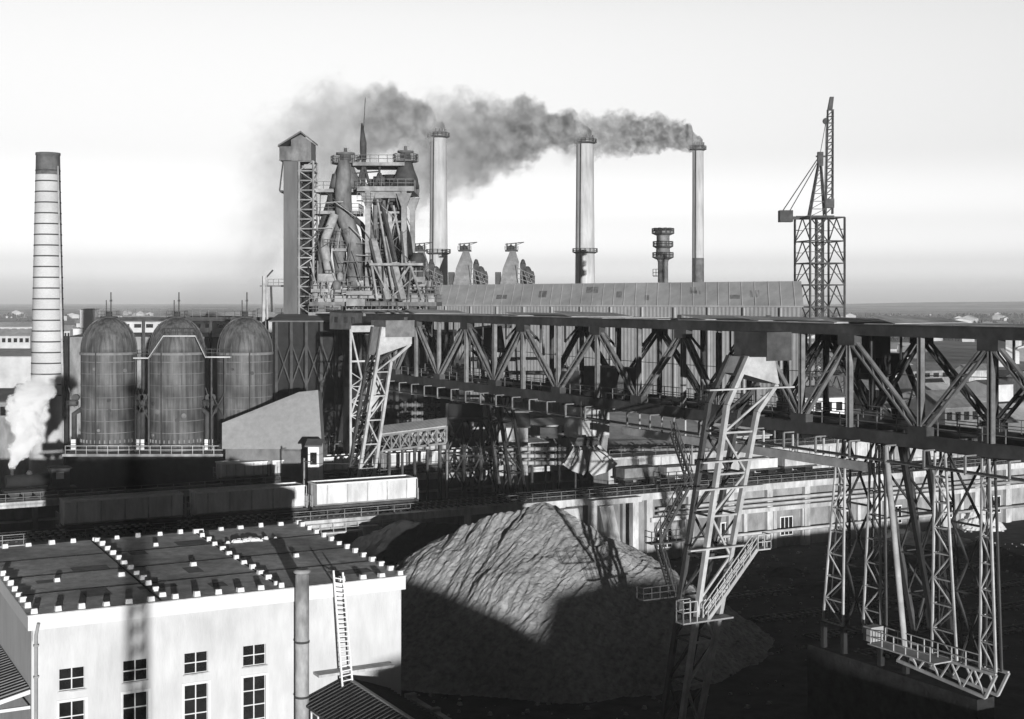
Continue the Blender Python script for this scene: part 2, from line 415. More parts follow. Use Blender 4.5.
# annexe with dark ribbed gable roof
an = T('annexe_building', 'low annexe with dark ribbed gable roof against the pale hall', 'building', W(36.3,80,0))
m = MB(); bz = 62
m.pbox(33.4,39.2,bz+.3,B0-.02,0,7.9); m.build('wall', M['dark'], an)
m = MB(); th = V((0,0,.12))
for s in (-1, 1):
    e0 = 36.3+s*3.35
    m.hexa([W(36.3,bz,9.2),W(36.3,B0-.02,9.2),W(e0,B0-.02,7.95),W(e0,bz,7.95),W(36.3,bz,9.32),W(36.3,B0-.02,9.32),W(e0,B0-.02,8.07),W(e0,bz,8.07)])
ro = m.build('roof', M['dark_sheet'], an)
m = MB(); m.bar(W(36.3,bz,9.36), W(36.3,B0-.03,9.36), .22, .12); m.build('ridge_cap', M['grey'], ro)
m = MB()
for i in range(52):
    b = bz+.3+i*.55
    for s in (-1, 1): m.bar(W(36.3+s*.1,b,9.32), W(36.3+s*3.35,b,8.1), .05, .06)
m.build('roof_rib', M['dark'], ro)
m = MB()
for i in range(10):
    b = 64+i*2.7
    m.bar(W(33.36,b,3.5), W(33.36,b,7.6), .12)
    m.bar(W(33.36,b+1.3,3.5), W(33.36,b+1.3,7.6), .12)
    for z in (3.5,5.5,7.6): m.bar(W(33.36,b,z), W(33.36,b+1.3,z), .1)
m.build('window_frame', M['white'], an)
# dark yard wall beside the annexe
m = MB(); m.pbox(42.2,42.7,60,93,0,6.5)
for i in range(9): m.pbox(42.05,42.85,60+i*4.1,60.5+i*4.1,0,6.7)
m.thing('yard_wall', M['dirty_concrete'], 'low dark wall running along the coal yard beside the annexe', 'wall')

# ---------------------------------------------------------------- ore pile
def seg_h(x, y, pts):
    best = -99
    for (x0,y0,h0),(x1,y1,h1) in zip(pts, pts[1:]):
        dx, dy = x1-x0, y1-y0; t = max(0, min(1, ((x-x0)*dx+(y-y0)*dy)/(dx*dx+dy*dy)))
        d = math.hypot(x-x0-t*dx, y-y0-t*dy); best = max(best, h0+(h1-h0)*t-.64*d)
    return best
def pile(name, label, pts, x0, x1, y0, y1, step, matl, gul=.5):
    m = MB(); nx = int((x1-x0)/step); ny = int((y1-y0)/step); H = []
    for i in range(nx+1):
        row = []
        for j in range(ny+1):
            x, y = x0+i*step, y0+j*step
            wx = x+1.3*noise.noise(V((x*.15, y*.15, 1))); wy = y+1.3*noise.noise(V((x*.15, y*.15, 7)))
            h = seg_h(wx, wy, pts)
            # rills running down the slope
            cx = (pts[0][0]+pts[-1][0])/2; cx = max(min(x, pts[-1][0]), pts[0][0])
            dx, dy = x-cx*.75-.9, y-pts[1][1]-3
            ang = math.atan2(dy, dx); rr = math.hypot(dx, dy)
            sk = (x-.6*y); ac = (y+.6*x)            # slides run down to the lower left
            q = 1-abs(noise.noise(V((sk*.42, ac*.08, 2))))*2
            q2 = 1-abs(noise.noise(V((sk*1.15+.6*noise.noise(V((x*.3,y*.3,4))), ac*.2, 5))))*2
            q3 = 1-abs(noise.noise(V((sk*2.6+.8*noise.noise(V((x*.5,y*.5,6))), ac*.5, 8))))*2
            h += gul*(.55*q + .40*q2 + .20*q3) + .35*noise.noise(V((x*.22, y*.22, 9)))
            h += .15*noise.fractal(V((x*.8, y*.8, 0)), .9, 2.1, 6) + .06*abs(noise.noise(V((x*2.6, y*2.6, 0)))) + .07*noise.noise(V((x*5.5, y*5.5, 0)))
            row.append(V((x, y, max(-.3, h))))
        H.append(row)
    n = len(m.v); m.v = [p for r in H for p in r]
    for i in range(nx):
        for j in range(ny):
            k = i*(ny+1)+j
            if max(m.v[k].z, m.v[k+1].z, m.v[k+ny+1].z, m.v[k+ny+2].z) < -.2: continue
            m.f.append((k, k+ny+1, k+ny+2, k+1)); m.sm.append(False)
    return m.thing(name, matl, label, 'ore pile')
pile('ore_pile', 'big ridged ore pile with its sunlit face turned to the camera', [(-12.5,146,7.0),(-4.6,147,11.7),(3.3,145.5,14.3),(8.8,146,11.7),(16.5,148,5.8)], -34, 44, 112, 176, .24, M['ore'])
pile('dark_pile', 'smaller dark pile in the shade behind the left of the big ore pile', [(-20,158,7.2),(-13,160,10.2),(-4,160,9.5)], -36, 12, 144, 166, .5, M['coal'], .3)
# ---------------------------------------------------------------- ore bridge crane
AN, AF = 79.7, 87.9                      # near and far truss
ZB, ZT = 24.9, 33.5                      # chord centre heights
TOP = [187,172.9,157.5,142.5,126,110.2,98.8,86.7,71.7,56.5,41.5]
BOT = [180,165.6,149.7,134.3,118,104.5,92.7,78.7,64,49]
BE0, BE1 = 36, 190
cr = T('ore_bridge_crane', 'long dark riveted ore bridge crane spanning the stock yard on lattice legs', 'gantry crane', W(80,100,0))
def laced(m, p, q, w=.55, c=.16, n=None):       # two flats joined by lacing bars, like riveted members
    p = V(p); q = V(q); d = (q-p).normalized()
    s = d.cross(V((CA, SA, 0))).normalized()*w/2; t = V((CA, SA, 0))*.22
    for k in (-1, 1): m.bar(p+s*k, q+s*k, c, .38, up=(CA,SA,0))
    n = n or max(3, round((q-p).length/1.5))
    for i in range(n):
        c0 = p.lerp(q, (i+.2)/n); c1 = p.lerp(q, (i+.75)/n)
        m.bar(c0+s, c1-s, .11, .3, up=(CA,SA,0))
def truss(a, main, diag, label):
    m = MB()
    m.pbox(a-.35,a+.35,BE0,BE1,ZT-.42,ZT+.42); m.pbox(a-.35,a+.35,BE0,BE1,ZB-.55,ZB+.5)
    m.pbox(a-.5,a+.5,BE0,BE1,ZT+.425,ZT+.5)
    for b in TOP: m.pbox(a-.4,a+.4,b-1.0,b+1.0,ZT-1.25,ZT-.425)
    for b in BOT: m.pbox(a-.4,a+.4,b-1.0,b+1.0,ZB+.505,ZB+1.2)
    tr = setp(m.build('truss', main, cr), label)
    nodes = []
    for i in range(len(BOT)):
        nodes.append((TOP[i], BOT[i])); nodes.append((TOP[i+1], BOT[i]))
    for t, b in nodes:
        m = MB(); laced(m, W(a,t,ZT-.6), W(a,b,ZB+.8)); m.build('diagonal', diag, tr)
    for b in TOP+BOT:
        m = MB()
        for k in (-.17, .17): m.bar(W(a,b+k,ZB+.5), W(a,b+k,ZT-.42), .1, .42, up=(CA,SA,0))
        for i in range(6): m.bar(W(a,b-.17,ZB+1.2+i*1.2), W(a,b+.17,ZB+1.2+i*1.2), .2, .1)
        m.build('post', diag, tr)
    return tr
truss(AN, M['dark'], M['midsteel'], 'near truss of the crane bridge')
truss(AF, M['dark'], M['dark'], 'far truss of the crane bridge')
m = MB()
for t in TOP+BOT:
    m.bar(W(AN+.35,t,ZT-.1), W(AF-.35,t,ZT-.1), .35); m.bar(W(AN+.35,t,ZB-.2), W(AF-.35,t,ZB-.2), .45)
allb = sorted(TOP+BOT)
for i in range(len(allb)-1):
    m.bar(W(AN+.4,allb[i],ZT), W(AF-.4,allb[i+1],ZT), .2); m.bar(W(AF-.4,allb[i],ZT), W(AN+.4,allb[i+1],ZT), .2)
for b in TOP:
    m.bar(W(AN+.3,b,ZT-.5), W(AN+2.4,b,ZT-2.6), .2); m.bar(W(AF-.3,b,ZT-.5), W(AF-2.4,b,ZT-2.6), .2)
    m.bar(W(AN+2.4,b,ZT-2.6), W(AN+2.4,b,ZT-.2), .15); m.bar(W(AF-2.4,b,ZT-2.6), W(AF-2.4,b,ZT-.2), .15)
m.build('cross_bracing', M['dark'], cr)
m = MB()
m.pbox(AN+1.3,AN+2.2,BE0,BE1,ZB-.6,ZB+.2); m.pbox(AF-2.2,AF-1.3,BE0,BE1,ZB-.6,ZB+.2)
m.build('runway_girder', M['dark'], cr)
m = MB(); m.pbox(AN-1.55,AN-.4,BE0,188,ZB-1.75,ZB-1.68)
wk = m.build('walkway', M['midsteel'], cr)
b = 40
while b < 188:
    m = MB(); m.bar(W(AN-.37,b,ZB-.45), W(AN-1.5,b,ZB-.45), .12); m.bar(W(AN-1.5,b,ZB-.45), W(AN-1.5,b,ZB-1.75), .16); m.bar(W(AN-.6,b,ZB-1.8), W(AN-1.55,b,ZB-1.8), .14); b += 4.1
    m.build('hanger', M['midsteel'], wk)
m = MB(); m.rail([W(AN+.7,40,ZB+.5), W(AN+.7,186,ZB+.5)], 1.1, 2.2, .07); m.rail([W(AF-.7,40,ZB+.5), W(AF-.7,186,ZB+.5)], 1.1, 2.2, .07)
m.build('railing', M['midsteel'], cr)
m = MB()
b = 38
while b < 188:
    L_ = R.uniform(2.5,4.5); z = ZT+.52+R.uniform(0,.02)
    if R.random() < .8: m.pbox(AN-.3,AF+.3,b,b+L_-.1,z,z+.06)
    if R.random() < .25:
        k = R.uniform(.25,.7); m.hexa([W(AN,b,z+.07),W(AF,b,z+.07),W(AF,b+L_,z+.07+k*.6),W(AN,b+L_,z+.07+k),W(AN,b,z+.12),W(AF,b,z+.12),W(AF,b+L_,z+.12+k*.6),W(AN,b+L_,z+.12+k)])
    b += L_
m.build('deck_plate', M['steel'], cr)
eh = MB(); eh.pbox(AN-.7,AF+.7,190.2,204,31.4,34.1); eo = eh.build('end_house', M['midsteel'], cr)
eh = MB(); eh.pbox(AN-1,AF+1,190.0,204.4,34.12,34.35); eh.build('roof', M['dark'], eo)
for b in (193.5,196.5,200.5):
    f = MB(); f.pbox(AN-.76,AN-.71,b,b+1.3,32.5,33.4); f.build('window', M['glass'], eo)
eh = MB(); eh.pbox(AN-.9,AN-.36,175,189.8,31.0,33.6); setp(eh.build('end_panel', M['dark'], cr), 'dark side panel at the far end of the bridge')
# bright girder slung under the bridge
m = MB(); m.pbox(AN-.1,AN+.35,84,121,ZB-3.0,ZB-2.25)
for b in range(86, 121, 4): m.bar(W(AN+.1,b,ZB-2.25), W(AN+.1,b,ZB-.55), .14)
setp(m.build('slung_girder', M['steel'], cr), 'pale girder slung below the bottom chord')
# portal legs: outlines in the cross plane of the crane, two frames apart along the bridge
def knee_leg(b0, b1, outer, inner, n, mirror=False, matl='steel', head=1.0, stairs=False):
    mx = (lambda a: AN+AF-a) if mirror else (lambda a: a)
    lg = None
    m = MB()
    mk = MB()
    for b in (b0, b1):
        for pts in (outer, inner):
            for p, q in zip(pts, pts[1:]): (m if b == b0 else mk).bar(W(mx(p[0]),b,p[1]), W(mx(q[0]),b,q[1]),   .36, .5, up=(-SA,CA,0))
    # plated head
    o, i = outer[0], inner[0]; o2, i2 = outer[1], inner[1]
    f = head
    po = (o[0]+(o2[0]-o[0])*f, o[1]+(o2[1]-o[1])*f)
    m.hexa([W(mx(po[0]),b0-.27,po[1]),W(mx(i2[0]),b0-.27,i2[1]),W(mx(i2[0]),b1+.27,i2[1]),W(mx(po[0]),b1+.27,po[1]),
            W(mx(o[0]),b0-.27,o[1]),W(mx(i[0]),b0-.27,i[1]),W(mx(i[0]),b1+.27,i[1]),W(mx(o[0]),b1+.27,o[1])])
    lg = m.build('leg', M[matl], cr); mk.build('rear_frame', M['dark'], lg)  # rear frame coloured darker to stand in for the leg's shaded side
    def at(pts, z):
        for p, q in zip(pts, pts[1:]):
            if min(p[1],q[1]) <= z <= max(p[1],q[1]):
                t = (z-p[1])/(q[1]-p[1]); return p[0]+(q[0]-p[0])*t
        return pts[-1][0]
    m = MB(); m9 = MB(); z0 = min(outer[-2][1], inner[-2][1]) if len(outer) > 2 else o2[1]
    zt = inner[1][1]-.5
    zs = [zt*(1-k/n) for k in range(n+1)]
    for k in range(n):
        za, zb = zs[k], zs[k+1]
        for b in (b0, b1):
            pa, pb = (outer, inner) if k % 2 else (inner, outer)
            mm = m if b == b0 else m9
            mm.bar(W(mx(at(pa,za)),b,za), W(mx(at(pb,zb)),b,zb), .18)
            mm.bar(W(mx(at(outer,zb)),b,zb), W(mx(at(inner,zb)),b,zb), .16)
        for pts in (outer, inner):
            m9.bar(W(mx(at(pts,za)),b0,za), W(mx(at(pts,zb)),b1,zb), .14)
            m9.bar(W(mx(at(pts,zb)),b0,zb), W(mx(at(pts,zb)),b1,zb), .16)
    m.build('leg_lacing', M[matl], lg); m9.build('side_lacing', M['dark'], lg)  # side lacing darkened for shade like the rear frame
    return lg, at
B1A, B1B = 94.0, 96.6
def topx(px, py, b):   # pixel to (a,z) on the cross plane b
    r = (px-512)/F; a = (b*SA+b*CA*r)/(CA-SA*r); d = a*SA+b*CA
    return (a, HC-(py-HZ)/F*d)
def outline(pts, b, z0=.0):
    o = [topx(*p, b) for p in pts]
    p, q = o[-2], o[-1]; t = (z0-p[1])/(q[1]-p[1])
    o[-1] = (p[0]+(q[0]-p[0])*t, z0); return o
OU = outline([(748,357),(727,405),(699,600)], B1A); IN = outline([(771,357),(776,384),(757,412),(722,600)], B1A)
lg, at1 = knee_leg(B1A, B1B, OU, IN, 8, head=.35)
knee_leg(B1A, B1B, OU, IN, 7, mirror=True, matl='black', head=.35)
m = MB(); m.pbox(76.6,AN-.36,B1A-.4,B1B+1.6,30.7,33.2); m.build('leg_head', M['dark'], cr)
m = MB(); m.pbox(AF+.36,91,B1A-.4,B1B+1.6,30.7,33.2); m.build('leg_head', M['dark'], cr)
# landings, ladders and stairs on the near leg
for z in (28.4, 22.3, 20.0, 15.0):
    m = MB(); m.pbox(at1(OU,min(z,26))-2.2, at1(IN,z)+1.7, B1A-.75, B1A-.3, z-.08, z+.05); m.build('leg_landing', M['steel'], cr)
m = MB()
zs = [24.5,20.2,15.2,10.5]
for k, (z1, z0) in enumerate(zip(zs, zs[1:])):
    a1 = at1(OU, z1)-(.4 if k % 2 else 2.9); a0 = at1(OU, z0)-(2.9 if k % 2 else .4)
    for bb in (B1B+.2, B1B+1.0):
        m.bar(W(a1,bb,z1), W(a0,bb,z0), .12, .25); m.bar(W(a1,bb,z1+1), W(a0,bb,z0+1), .07)
        for i in range(8):
            c = W(a1,bb,z1).lerp(W(a0,bb,z0), (i+.5)/8); m.bar(c, c+V((0,0,1)), .06)
    for i in range(16): m.bar(W(a1,B1B+.2,z1).lerp(W(a0,B1B+.2,z0), (i+.5)/16), W(a1,B1B+1,z1).lerp(W(a0,B1B+1,z0), (i+.5)/16), .16, .04)
    ac = at1(OU, z0); m.pbox(ac-3.8, ac-.3, B1B+.1, B1B+1.1, z0-.1, z0)
    m.rail([W(ac-3.8,B1B+.1,z0), W(ac-.4,B1B+.1,z0)], 1, .9, .06); m.rail([W(ac-3.8,B1B+1.1,z0), W(ac-3.8,B1B+.1,z0)], 1, .9, .06)
m.build('leg_stair', M['dark'], cr)
# lower outside stair with its cage landing
m = MB(); p0, p1 = topx(703,618,B1A-.8), topx(752,548,B1A-.8)
for bb in (B1A-1.5, B1A-.8):
    m.bar(W(p0[0],bb,p0[1]), W(p1[0],bb,p1[1]), .14, .3)
    for h in (.55,1.05): m.bar(W(p0[0],bb,p0[1]+h), W(p1[0],bb,p1[1]+h), .08)
    for i in range(8):
        t = i/7; c = W(p0[0]+(p1[0]-p0[0])*t,bb,p0[1]+(p1[1]-p0[1])*t); m.bar(c, c+V((0,0,1.05)), .07)
for i in range(18):
    t = i/17; a, z = p0[0]+(p1[0]-p0[0])*t, p0[1]+(p1[1]-p0[1])*t; m.bar(W(a,B1A-1.5,z), W(a,B1A-.8,z), .22, .05)
m.pbox(p1[0],p1[0]+1.4,B1A-1.6,B1A-.5,p1[1]-.12,p1[1]); m.rail([W(p1[0]+1.4,B1A-.5,p1[1]),W(p1[0]+1.4,B1A-1.6,p1[1]),W(p1[0],B1A-1.6,p1[1])], 1.2, .7, .08)
m.pbox(p0[0]-2.6,p0[0]+2.6,B1A-1.6,B1A-.5,p0[1]-.15,p0[1]-.02); m.rail([W(p0[0]-1.2,B1A-.6,p0[1]),W(p0[0]-2.6,B1A-.6,p0[1]),W(p0[0]-2.6,B1A-1.6,p0[1]),W(p0[0]-1.2,B1A-1.6,p0[1])], 1.7, .7, .08)
m.build('outside_stair', M['steel'], cr)
# far end leg
B2A, B2B = 173, 176.5
OU2 = outline([(382.5,327),(359,475)], B2A); IN2 = outline([(410,330),(410,344),(391,361),(374,475)], B2A)
m = MB()
lg2, at2 = knee_leg(B2A, B2B, OU2, IN2, 9, head=.12)
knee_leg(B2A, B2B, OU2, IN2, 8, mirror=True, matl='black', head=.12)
m = MB(); m.pbox(75,AN-.36,B2A-.4,B2B+1.2,30.9,33.2); m.build('leg_head', M['midsteel'], cr)
# slender portal standing outside the far leg
pf = MB(); aL = topx(350.5,330,B2A+4)[0]
for b in (B2A+4,): pf.bar(W(aL,b,0), W(aL,b,32), .28)
pf.bar(W(aL,B2A+4,32), W(AN,B2A+4,32), .5, .9); pf.bar(W(aL,B2A+4,27.5), W(76,B2A+4,27.5), .25); pf.bar(W(aL,B2A+4,20), W(75,B2A+4,20), .2); pf.bar(W(aL,B2A+4,13), W(75,B2A+4,13), .25)
pf.bar(W(aL,B2A+4,32), W(74.5,B2A+4,20), .22); pf.bar(W(aL,B2A+4,20), W(75.5,B2A+4,31), .22)
for z in range(2, 26, 2):
    pf.bar(W(aL,B2A+4,z), W(aL+3.2,B2A+4,z+2), .13); pf.bar(W(aL+3.2,B2A+4,z), W(aL,B2A+4,z+2), .13); pf.bar(W(aL,B2A+4,z), W(aL+3.2,B2A+4,z), .13)
pf.bar(W(aL+3.2,B2A+4,0), W(aL+3.2,B2A+4,27), .25)
pf.pbox(aL+2,aL+4.6,B2A+3.2,B2A+6,20.5,24.8)
pf.build('side_portal', M['steel'], cr)
# lattice support towers under the near end
def tower(a, legs, tube, zb, zt):
    m = MB()
    for (bt0, bb0, bt1, bb1) in legs:
        m.bar(W(a,bt0,zt), W(a,bb0,zb), .15); m.bar(W(a,bt1,zt), W(a,bb1,zb), .15)
    tw = m.build('support_tower', M['steel'], cr)
    m = MB(); m9 = MB()
    for (bt0, bb0, bt1, bb1) in legs:
        m9.bar(W(a+.6,bt0,zt), W(a+.6,bb0,zb), .15); m9.bar(W(a+.6,bt1,zt), W(a+.6,bb1,zb), .15)
    for (bt0, bb0, bt1, bb1) in legs:
        n = 8
        for i in range(n):
            t0, t1 = i/n, (i+1)/n; l = lambda p,q,t: p+(q-p)*t; z0 = zt+(zb-zt)*t0; z1 = zt+(zb-zt)*t1
            for da, mm in ((0, m), (.6, m9)):
                mm.bar(W(a+da,l(bt0,bb0,t1),z1), W(a+da,l(bt1,bb1,t1),z1), .09)
                if i % 2: mm.bar(W(a+da,l(bt0,bb0,t0),z0), W(a+da,l(bt1,bb1,t1),z1), .09)
                else: mm.bar(W(a+da,l(bt1,bb1,t0),z0), W(a+da,l(bt0,bb0,t1),z1), .09)
            m.bar(W(a,l(bt0,bb0,t1),z1), W(a+.6,l(bt0,bb0,t1),z1), .08)
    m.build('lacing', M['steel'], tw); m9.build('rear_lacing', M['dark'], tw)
    m = MB(); (x0,y0,x1,y1), (u0,v0,u1,v1) = legs[0], legs[-1]
    n = 3
    for i in range(n):
        t0, t1 = i/n, (i+1)/n; z0 = zt+(zb-zt)*t0; z1 = zt+(zb-zt)*t1
        pa, pb = x1+(y1-x1)*t0, x1+(y1-x1)*t1; qa, qb = u0+(v0-u0)*t0, u0+(v0-u0)*t1
        m.bar(W(a+.3,pa,z0), W(a+.3,qb,z1), .15); m.bar(W(a+.3,qa,z0), W(a+.3,pb,z1), .15); m.bar(W(a+.3,pb,z1), W(a+.3,qb,z1), .15)
    m.build('cross_brace', M['dark'], tw)
    if tube:
        m = MB(); m.tube([W(a-.5,tube[0],zt), W(a-.5,tube[1],zb)],   .24, 12); setp(m.build('strut_tube', M['steel'], tw), 'thick pale tube strut')
    return tw
def pb(px, a=AN):
    r = (px-512)/F; return (a*CA-r*a*SA)/(SA+r*CA)
tower(AN, [(pb(838),pb(823),pb(845),pb(843)), (pb(871),pb(863),pb(879),pb(881))], (pb(885)-.6, pb(904)-.6), 8.6, 24.3)
tower(AN, [(pb(935),pb(932),pb(945),pb(957)), (pb(982),pb(980),pb(989),pb(996))], None, 8.6, 24.3)
# sill truss tying the towers at their feet
m = MB(); s0, s1 = pb(999), pb(900)
for a in (AN-.3, AN+1.0):
    m.bar(W(a,s0,8.5), W(a,s1,8.5), .2, .22); m.bar(W(a,s0+1,6.6), W(a,s1,7.3), .2, .22); m.bar(W(a,s0,8.5), W(a,s0+1,6.6), .2)
    n = 4
    for i in range(n):
        b0 = s0+1+(s1-s0-1)*i/n; b1 = s0+1+(s1-s0-1)*(i+1)/n; bm = (b0+b1)/2
        m.bar(W(a,b0,6.6+.7*i/n), W(a,bm,8.5), .12); m.bar(W(a,bm,8.5), W(a,b1,6.6+.7*(i+1)/n), .12)
m.build('sill_truss', M['steel'], cr)
m = MB(); m.pbox(AN-2.2,AN-.4,pb(955),pb(888),8.5,8.6); m.rail([W(AN-.5,pb(890),8.6),W(AN-.5,pb(985),8.6)],1.1,1.4,.07); m.rail([W(AN-2.1,pb(890),8.6),W(AN-2.1,pb(950),8.6)],1.1,1.4,.07)
m.pbox(AN-1.9,AN-.6,pb(889),pb(881),8.65,9.8)
m.build('sill_platform', M['steel'], cr)
m = MB(); m.pbox(AN-.5,AN+1.3,s0+1.6,pb(812),0,6.3); m.build('plinth', M['coal'], cr)  # coloured near black so the sunlit top reads as shade
for b in (pb(905), pb(880), pb(843), pb(823)):
    m = MB(); m.pbox(AN-.1,AN+.3,b-.2,b+.2,6.31,8.55); m.build('pier', M['black'], cr)  # piers blackened so they sink into the shade under the towers
# trolley on the runway, cab below, grab
tr = T('crane_trolley', 'dark boxy trolley with winch house running between the trusses of the ore bridge', 'crane trolley', W(83.8,132,ZB+.3))
m = MB(); m.pbox(82.1,85.6,125,140,ZB+.25,ZB+.9); m.pbox(81.9,82.1,126,139,ZB+.3,ZB+.7)
for b in (126.5,138): 
    for a in (81.2, 85.9): m.tube([W(a-.2,b,ZB+.55), W(a+.2,b,ZB+.55)], .4, 14)
m.build('frame', M['dark'], tr)
m = MB(); m.pbox(82.3,85.4,126,133,ZB+.95,ZB+3.6); m.build('winch_house', M['dark'], tr)
m = MB(); m.hexa([W(82.3,134,ZB+.95),W(85.4,134,ZB+.95),W(85.4,139.5,ZB+.95),W(82.3,139.5,ZB+.95),W(82.3,134,ZB+3.0),W(85.4,134,ZB+3.0),W(85.4,139.5,ZB+2.6),W(82.3,139.5,ZB+2.6)]); m.build('motor_cover', M['midsteel'], tr)
cb = T('operator_cab', 'boxy grey sheet metal operator cab hanging below the ore bridge', 'crane cab', W(83,133,19.5))
def cp(px, py, d): return P(px, py, d)
c0 = W(81.2,134,0)
m = MB(); m.pbox(81,84.6,131.2,135.2,20.4,23.9); m.build('cab_body', M['steel'], cb)
m = MB(); m.hexa([W(82.2,131.3,17.6),W(84.2,131.3,17.6),W(84.2,134,17.6),W(82.2,134,17.6),W(81.4,131.3,20.38),W(84.5,131.3,20.38),W(84.5,135,20.38),W(81.4,135,20.38)]); m.build('hopper_bottom', M['midsteel'], cb)
m = MB(); m.pbox(80.8,84.8,131,135.4,23.92,24.1); m.build('roof', M['dark'], cb)
m = MB()
for a in (81.3,84.3): m.bar(W(a,131.6,24), W(a,131.6,ZB), .2); m.bar(W(a,134.8,24), W(a,134.8,ZB), .2)
m.build('hanger', M['steel'], cb)
gd = 150.0
gc = P(592, 478, gd)
gb = T('grab_bucket', 'open two jawed clamshell grab hanging over the ore pile', 'grab bucket', gc)
K = gd/F
def gp(px, py, dy=0): return P(px, py, gd)+V((0, dy, 0))
m = MB(); m.hexa([gp(573,445,-.8),gp(600,445,-.8),gp(600,445,.8),gp(573,445,.8),gp(577,437,-.7),gp(597,437,-.7),gp(597,437,.7),gp(577,437,.7)]); m.build('head_block', M['dark'], gb)
for poly in ([(590,449),(596,449),(617,463),(606,471),(592,475),(588,470)], [(582,449),(576,449),(562,463),(570,469),(583,474),(587,468)]):
    m = MB(); m.prism([gp(x,y,-1.1) for x,y in poly], (0,2.2,0)); m.build('jaw', M['steel'], gb)
for (x0,y0,x1,y1) in ((574,446,565,462),(580,446,572,464),(592,446,604,461),(597,444,613,460)):
    for dy in (-1.45,1.45):
        m = MB(); m.bar(gp(x0,y0,dy), gp(x1,y1,dy), .22); m.build('arm', M['steel'], gb)
for x in (581, 592):
    m = MB(); m.bar(gp(x,438), gp(x,438)+V((0,0,ZB-gp(x,438).z)), .09); m.build('rope', M['dark'], gb)
# ---------------------------------------------------------------- bunker trestle with its two tracks
BT = 155.6
tt = T('bunker_trestle', 'long concrete ore bunker trestle carrying a railed track across the yard', 'trestle', W(90,158,0))
m = MB(); m.pbox(-10,185,BT,BT+8.5,8.6,9.5); m.build('deck', M['concrete'], tt)
m = MB(); m.pbox(-10,103,BT+1.5,BT+8,0,8.6); m.pbox(103,185,BT+.8,BT+8,0,8.6); m.build('bunker_wall', M['dirty_concrete'], tt)
for a in [x*7.0+2 for x in range(0, 26)]:
    if 100 < a < 106: continue
    m = MB(); m.pbox(a-.5,a+.5,BT+.1,BT+1.6,0,8.6); m.build('pier', M['concrete'], tt)
for a in (64, 92.5, 98):     # raking buttresses
    m = MB(); m.prism([W(a,BT+.05,8.5),W(a,BT-1.2,8.5),W(a,BT-4.5,0),W(a,BT+.05,0)], W(2.2,0)-W(0,0)); m.build('buttress', M['concrete'], tt)
m = MB(); m.pbox(96.5,104.5,BT-1.6,BT-.02,8.7,9.4)
for a in (97,103.6): m.pbox(a-.45,a+.45,BT-1.5,BT-.6,0,8.7)
m.build('loading_stage', M['concrete'], tt)
for t0 in (BT+2.2, BT+5.6):
    for k in (0, 1.52):
        m = MB(); m.pbox(-10,185,t0+k-.05,t0+k+.05,9.66,9.82); m.build('rail', M['dark'], tt)
    m = MB(); a = -9.8
    while a < 184.5: m.pbox(a,a+.26,t0-.5,t0+2.0,9.5,9.655); a += .9
    setp(m.build('sleepers', M['dark'], tt), kind='stuff')
m = MB(); m.rail([W(-10,BT+.3,9.5), W(185,BT+.3,9.5)], 1.1, 2.2, .07); m.build('railing', M['midsteel'], tt)
m = MB(); m.pbox(-10,70,BT-1.0,BT-.02,7.9,8.1); m.rail([W(-10,BT-.9,8.1),W(70,BT-.9,8.1)],1.0,1.6,.06); m.build('walkway', M['steel'], tt)
for i in range(14):     # recessed bays of the right hand wall
    a = 107.5+i*5.4
    m = MB(); m.pbox(a-.3,a+.3,BT+.3,BT+.78,0,5.4); m.build('wall_pilaster', M['concrete'], tt)
    if i % 2 == 0:
        f = MB(); f.pbox(a+1.2,a+3.6,BT+.66,BT+.79,1.6,4.4); fo = f.build('window', M['cloth'], tt)
        g = MB()
        for k in range(3): g.pbox(a+1.35+k*.75,a+1.95+k*.75,BT+.62,BT+.655,1.75,4.25)
        g.build('pane', M['glass'], fo)
m = MB(); m.pbox(107,185,BT-.3,BT+.78,5.5,6.1); m.build('ledge', M['concrete'], tt)
for z in (6.6, 7.3, 2.6):
    m = MB(); m.tube([W(108,BT-.5,z), W(184,BT-.5,z)], .22, 8); m.build('pipe', M['steel'], tt)
# tall pale wall with panels standing on the deck to the right
wb = T('bunker_gallery', 'long pale panelled gallery wall standing on the right of the trestle', 'gallery', W(135,163,9.5))
m = MB(); m.pbox(106,182,BT+9,BT+13,0,13.2); m.build('wall', M['concrete'], wb)
m = MB(); m.pbox(105.6,182.4,BT+8.6,BT+13.4,13.21,13.5); m.build('roof', M['roof_pale'], wb)
for i in range(19):
    a = 107+i*4
    m = MB(); m.pbox(a,a+.5,BT+8.75,BT+8.99,9.5,13.1); m.build('rib', M['concrete'], wb)
m = MB(); m.rail([W(106,BT+8.8,13.5), W(182,BT+8.8,13.5)], 1.1, 2, .06); m.build('railing', M['midsteel'], wb)
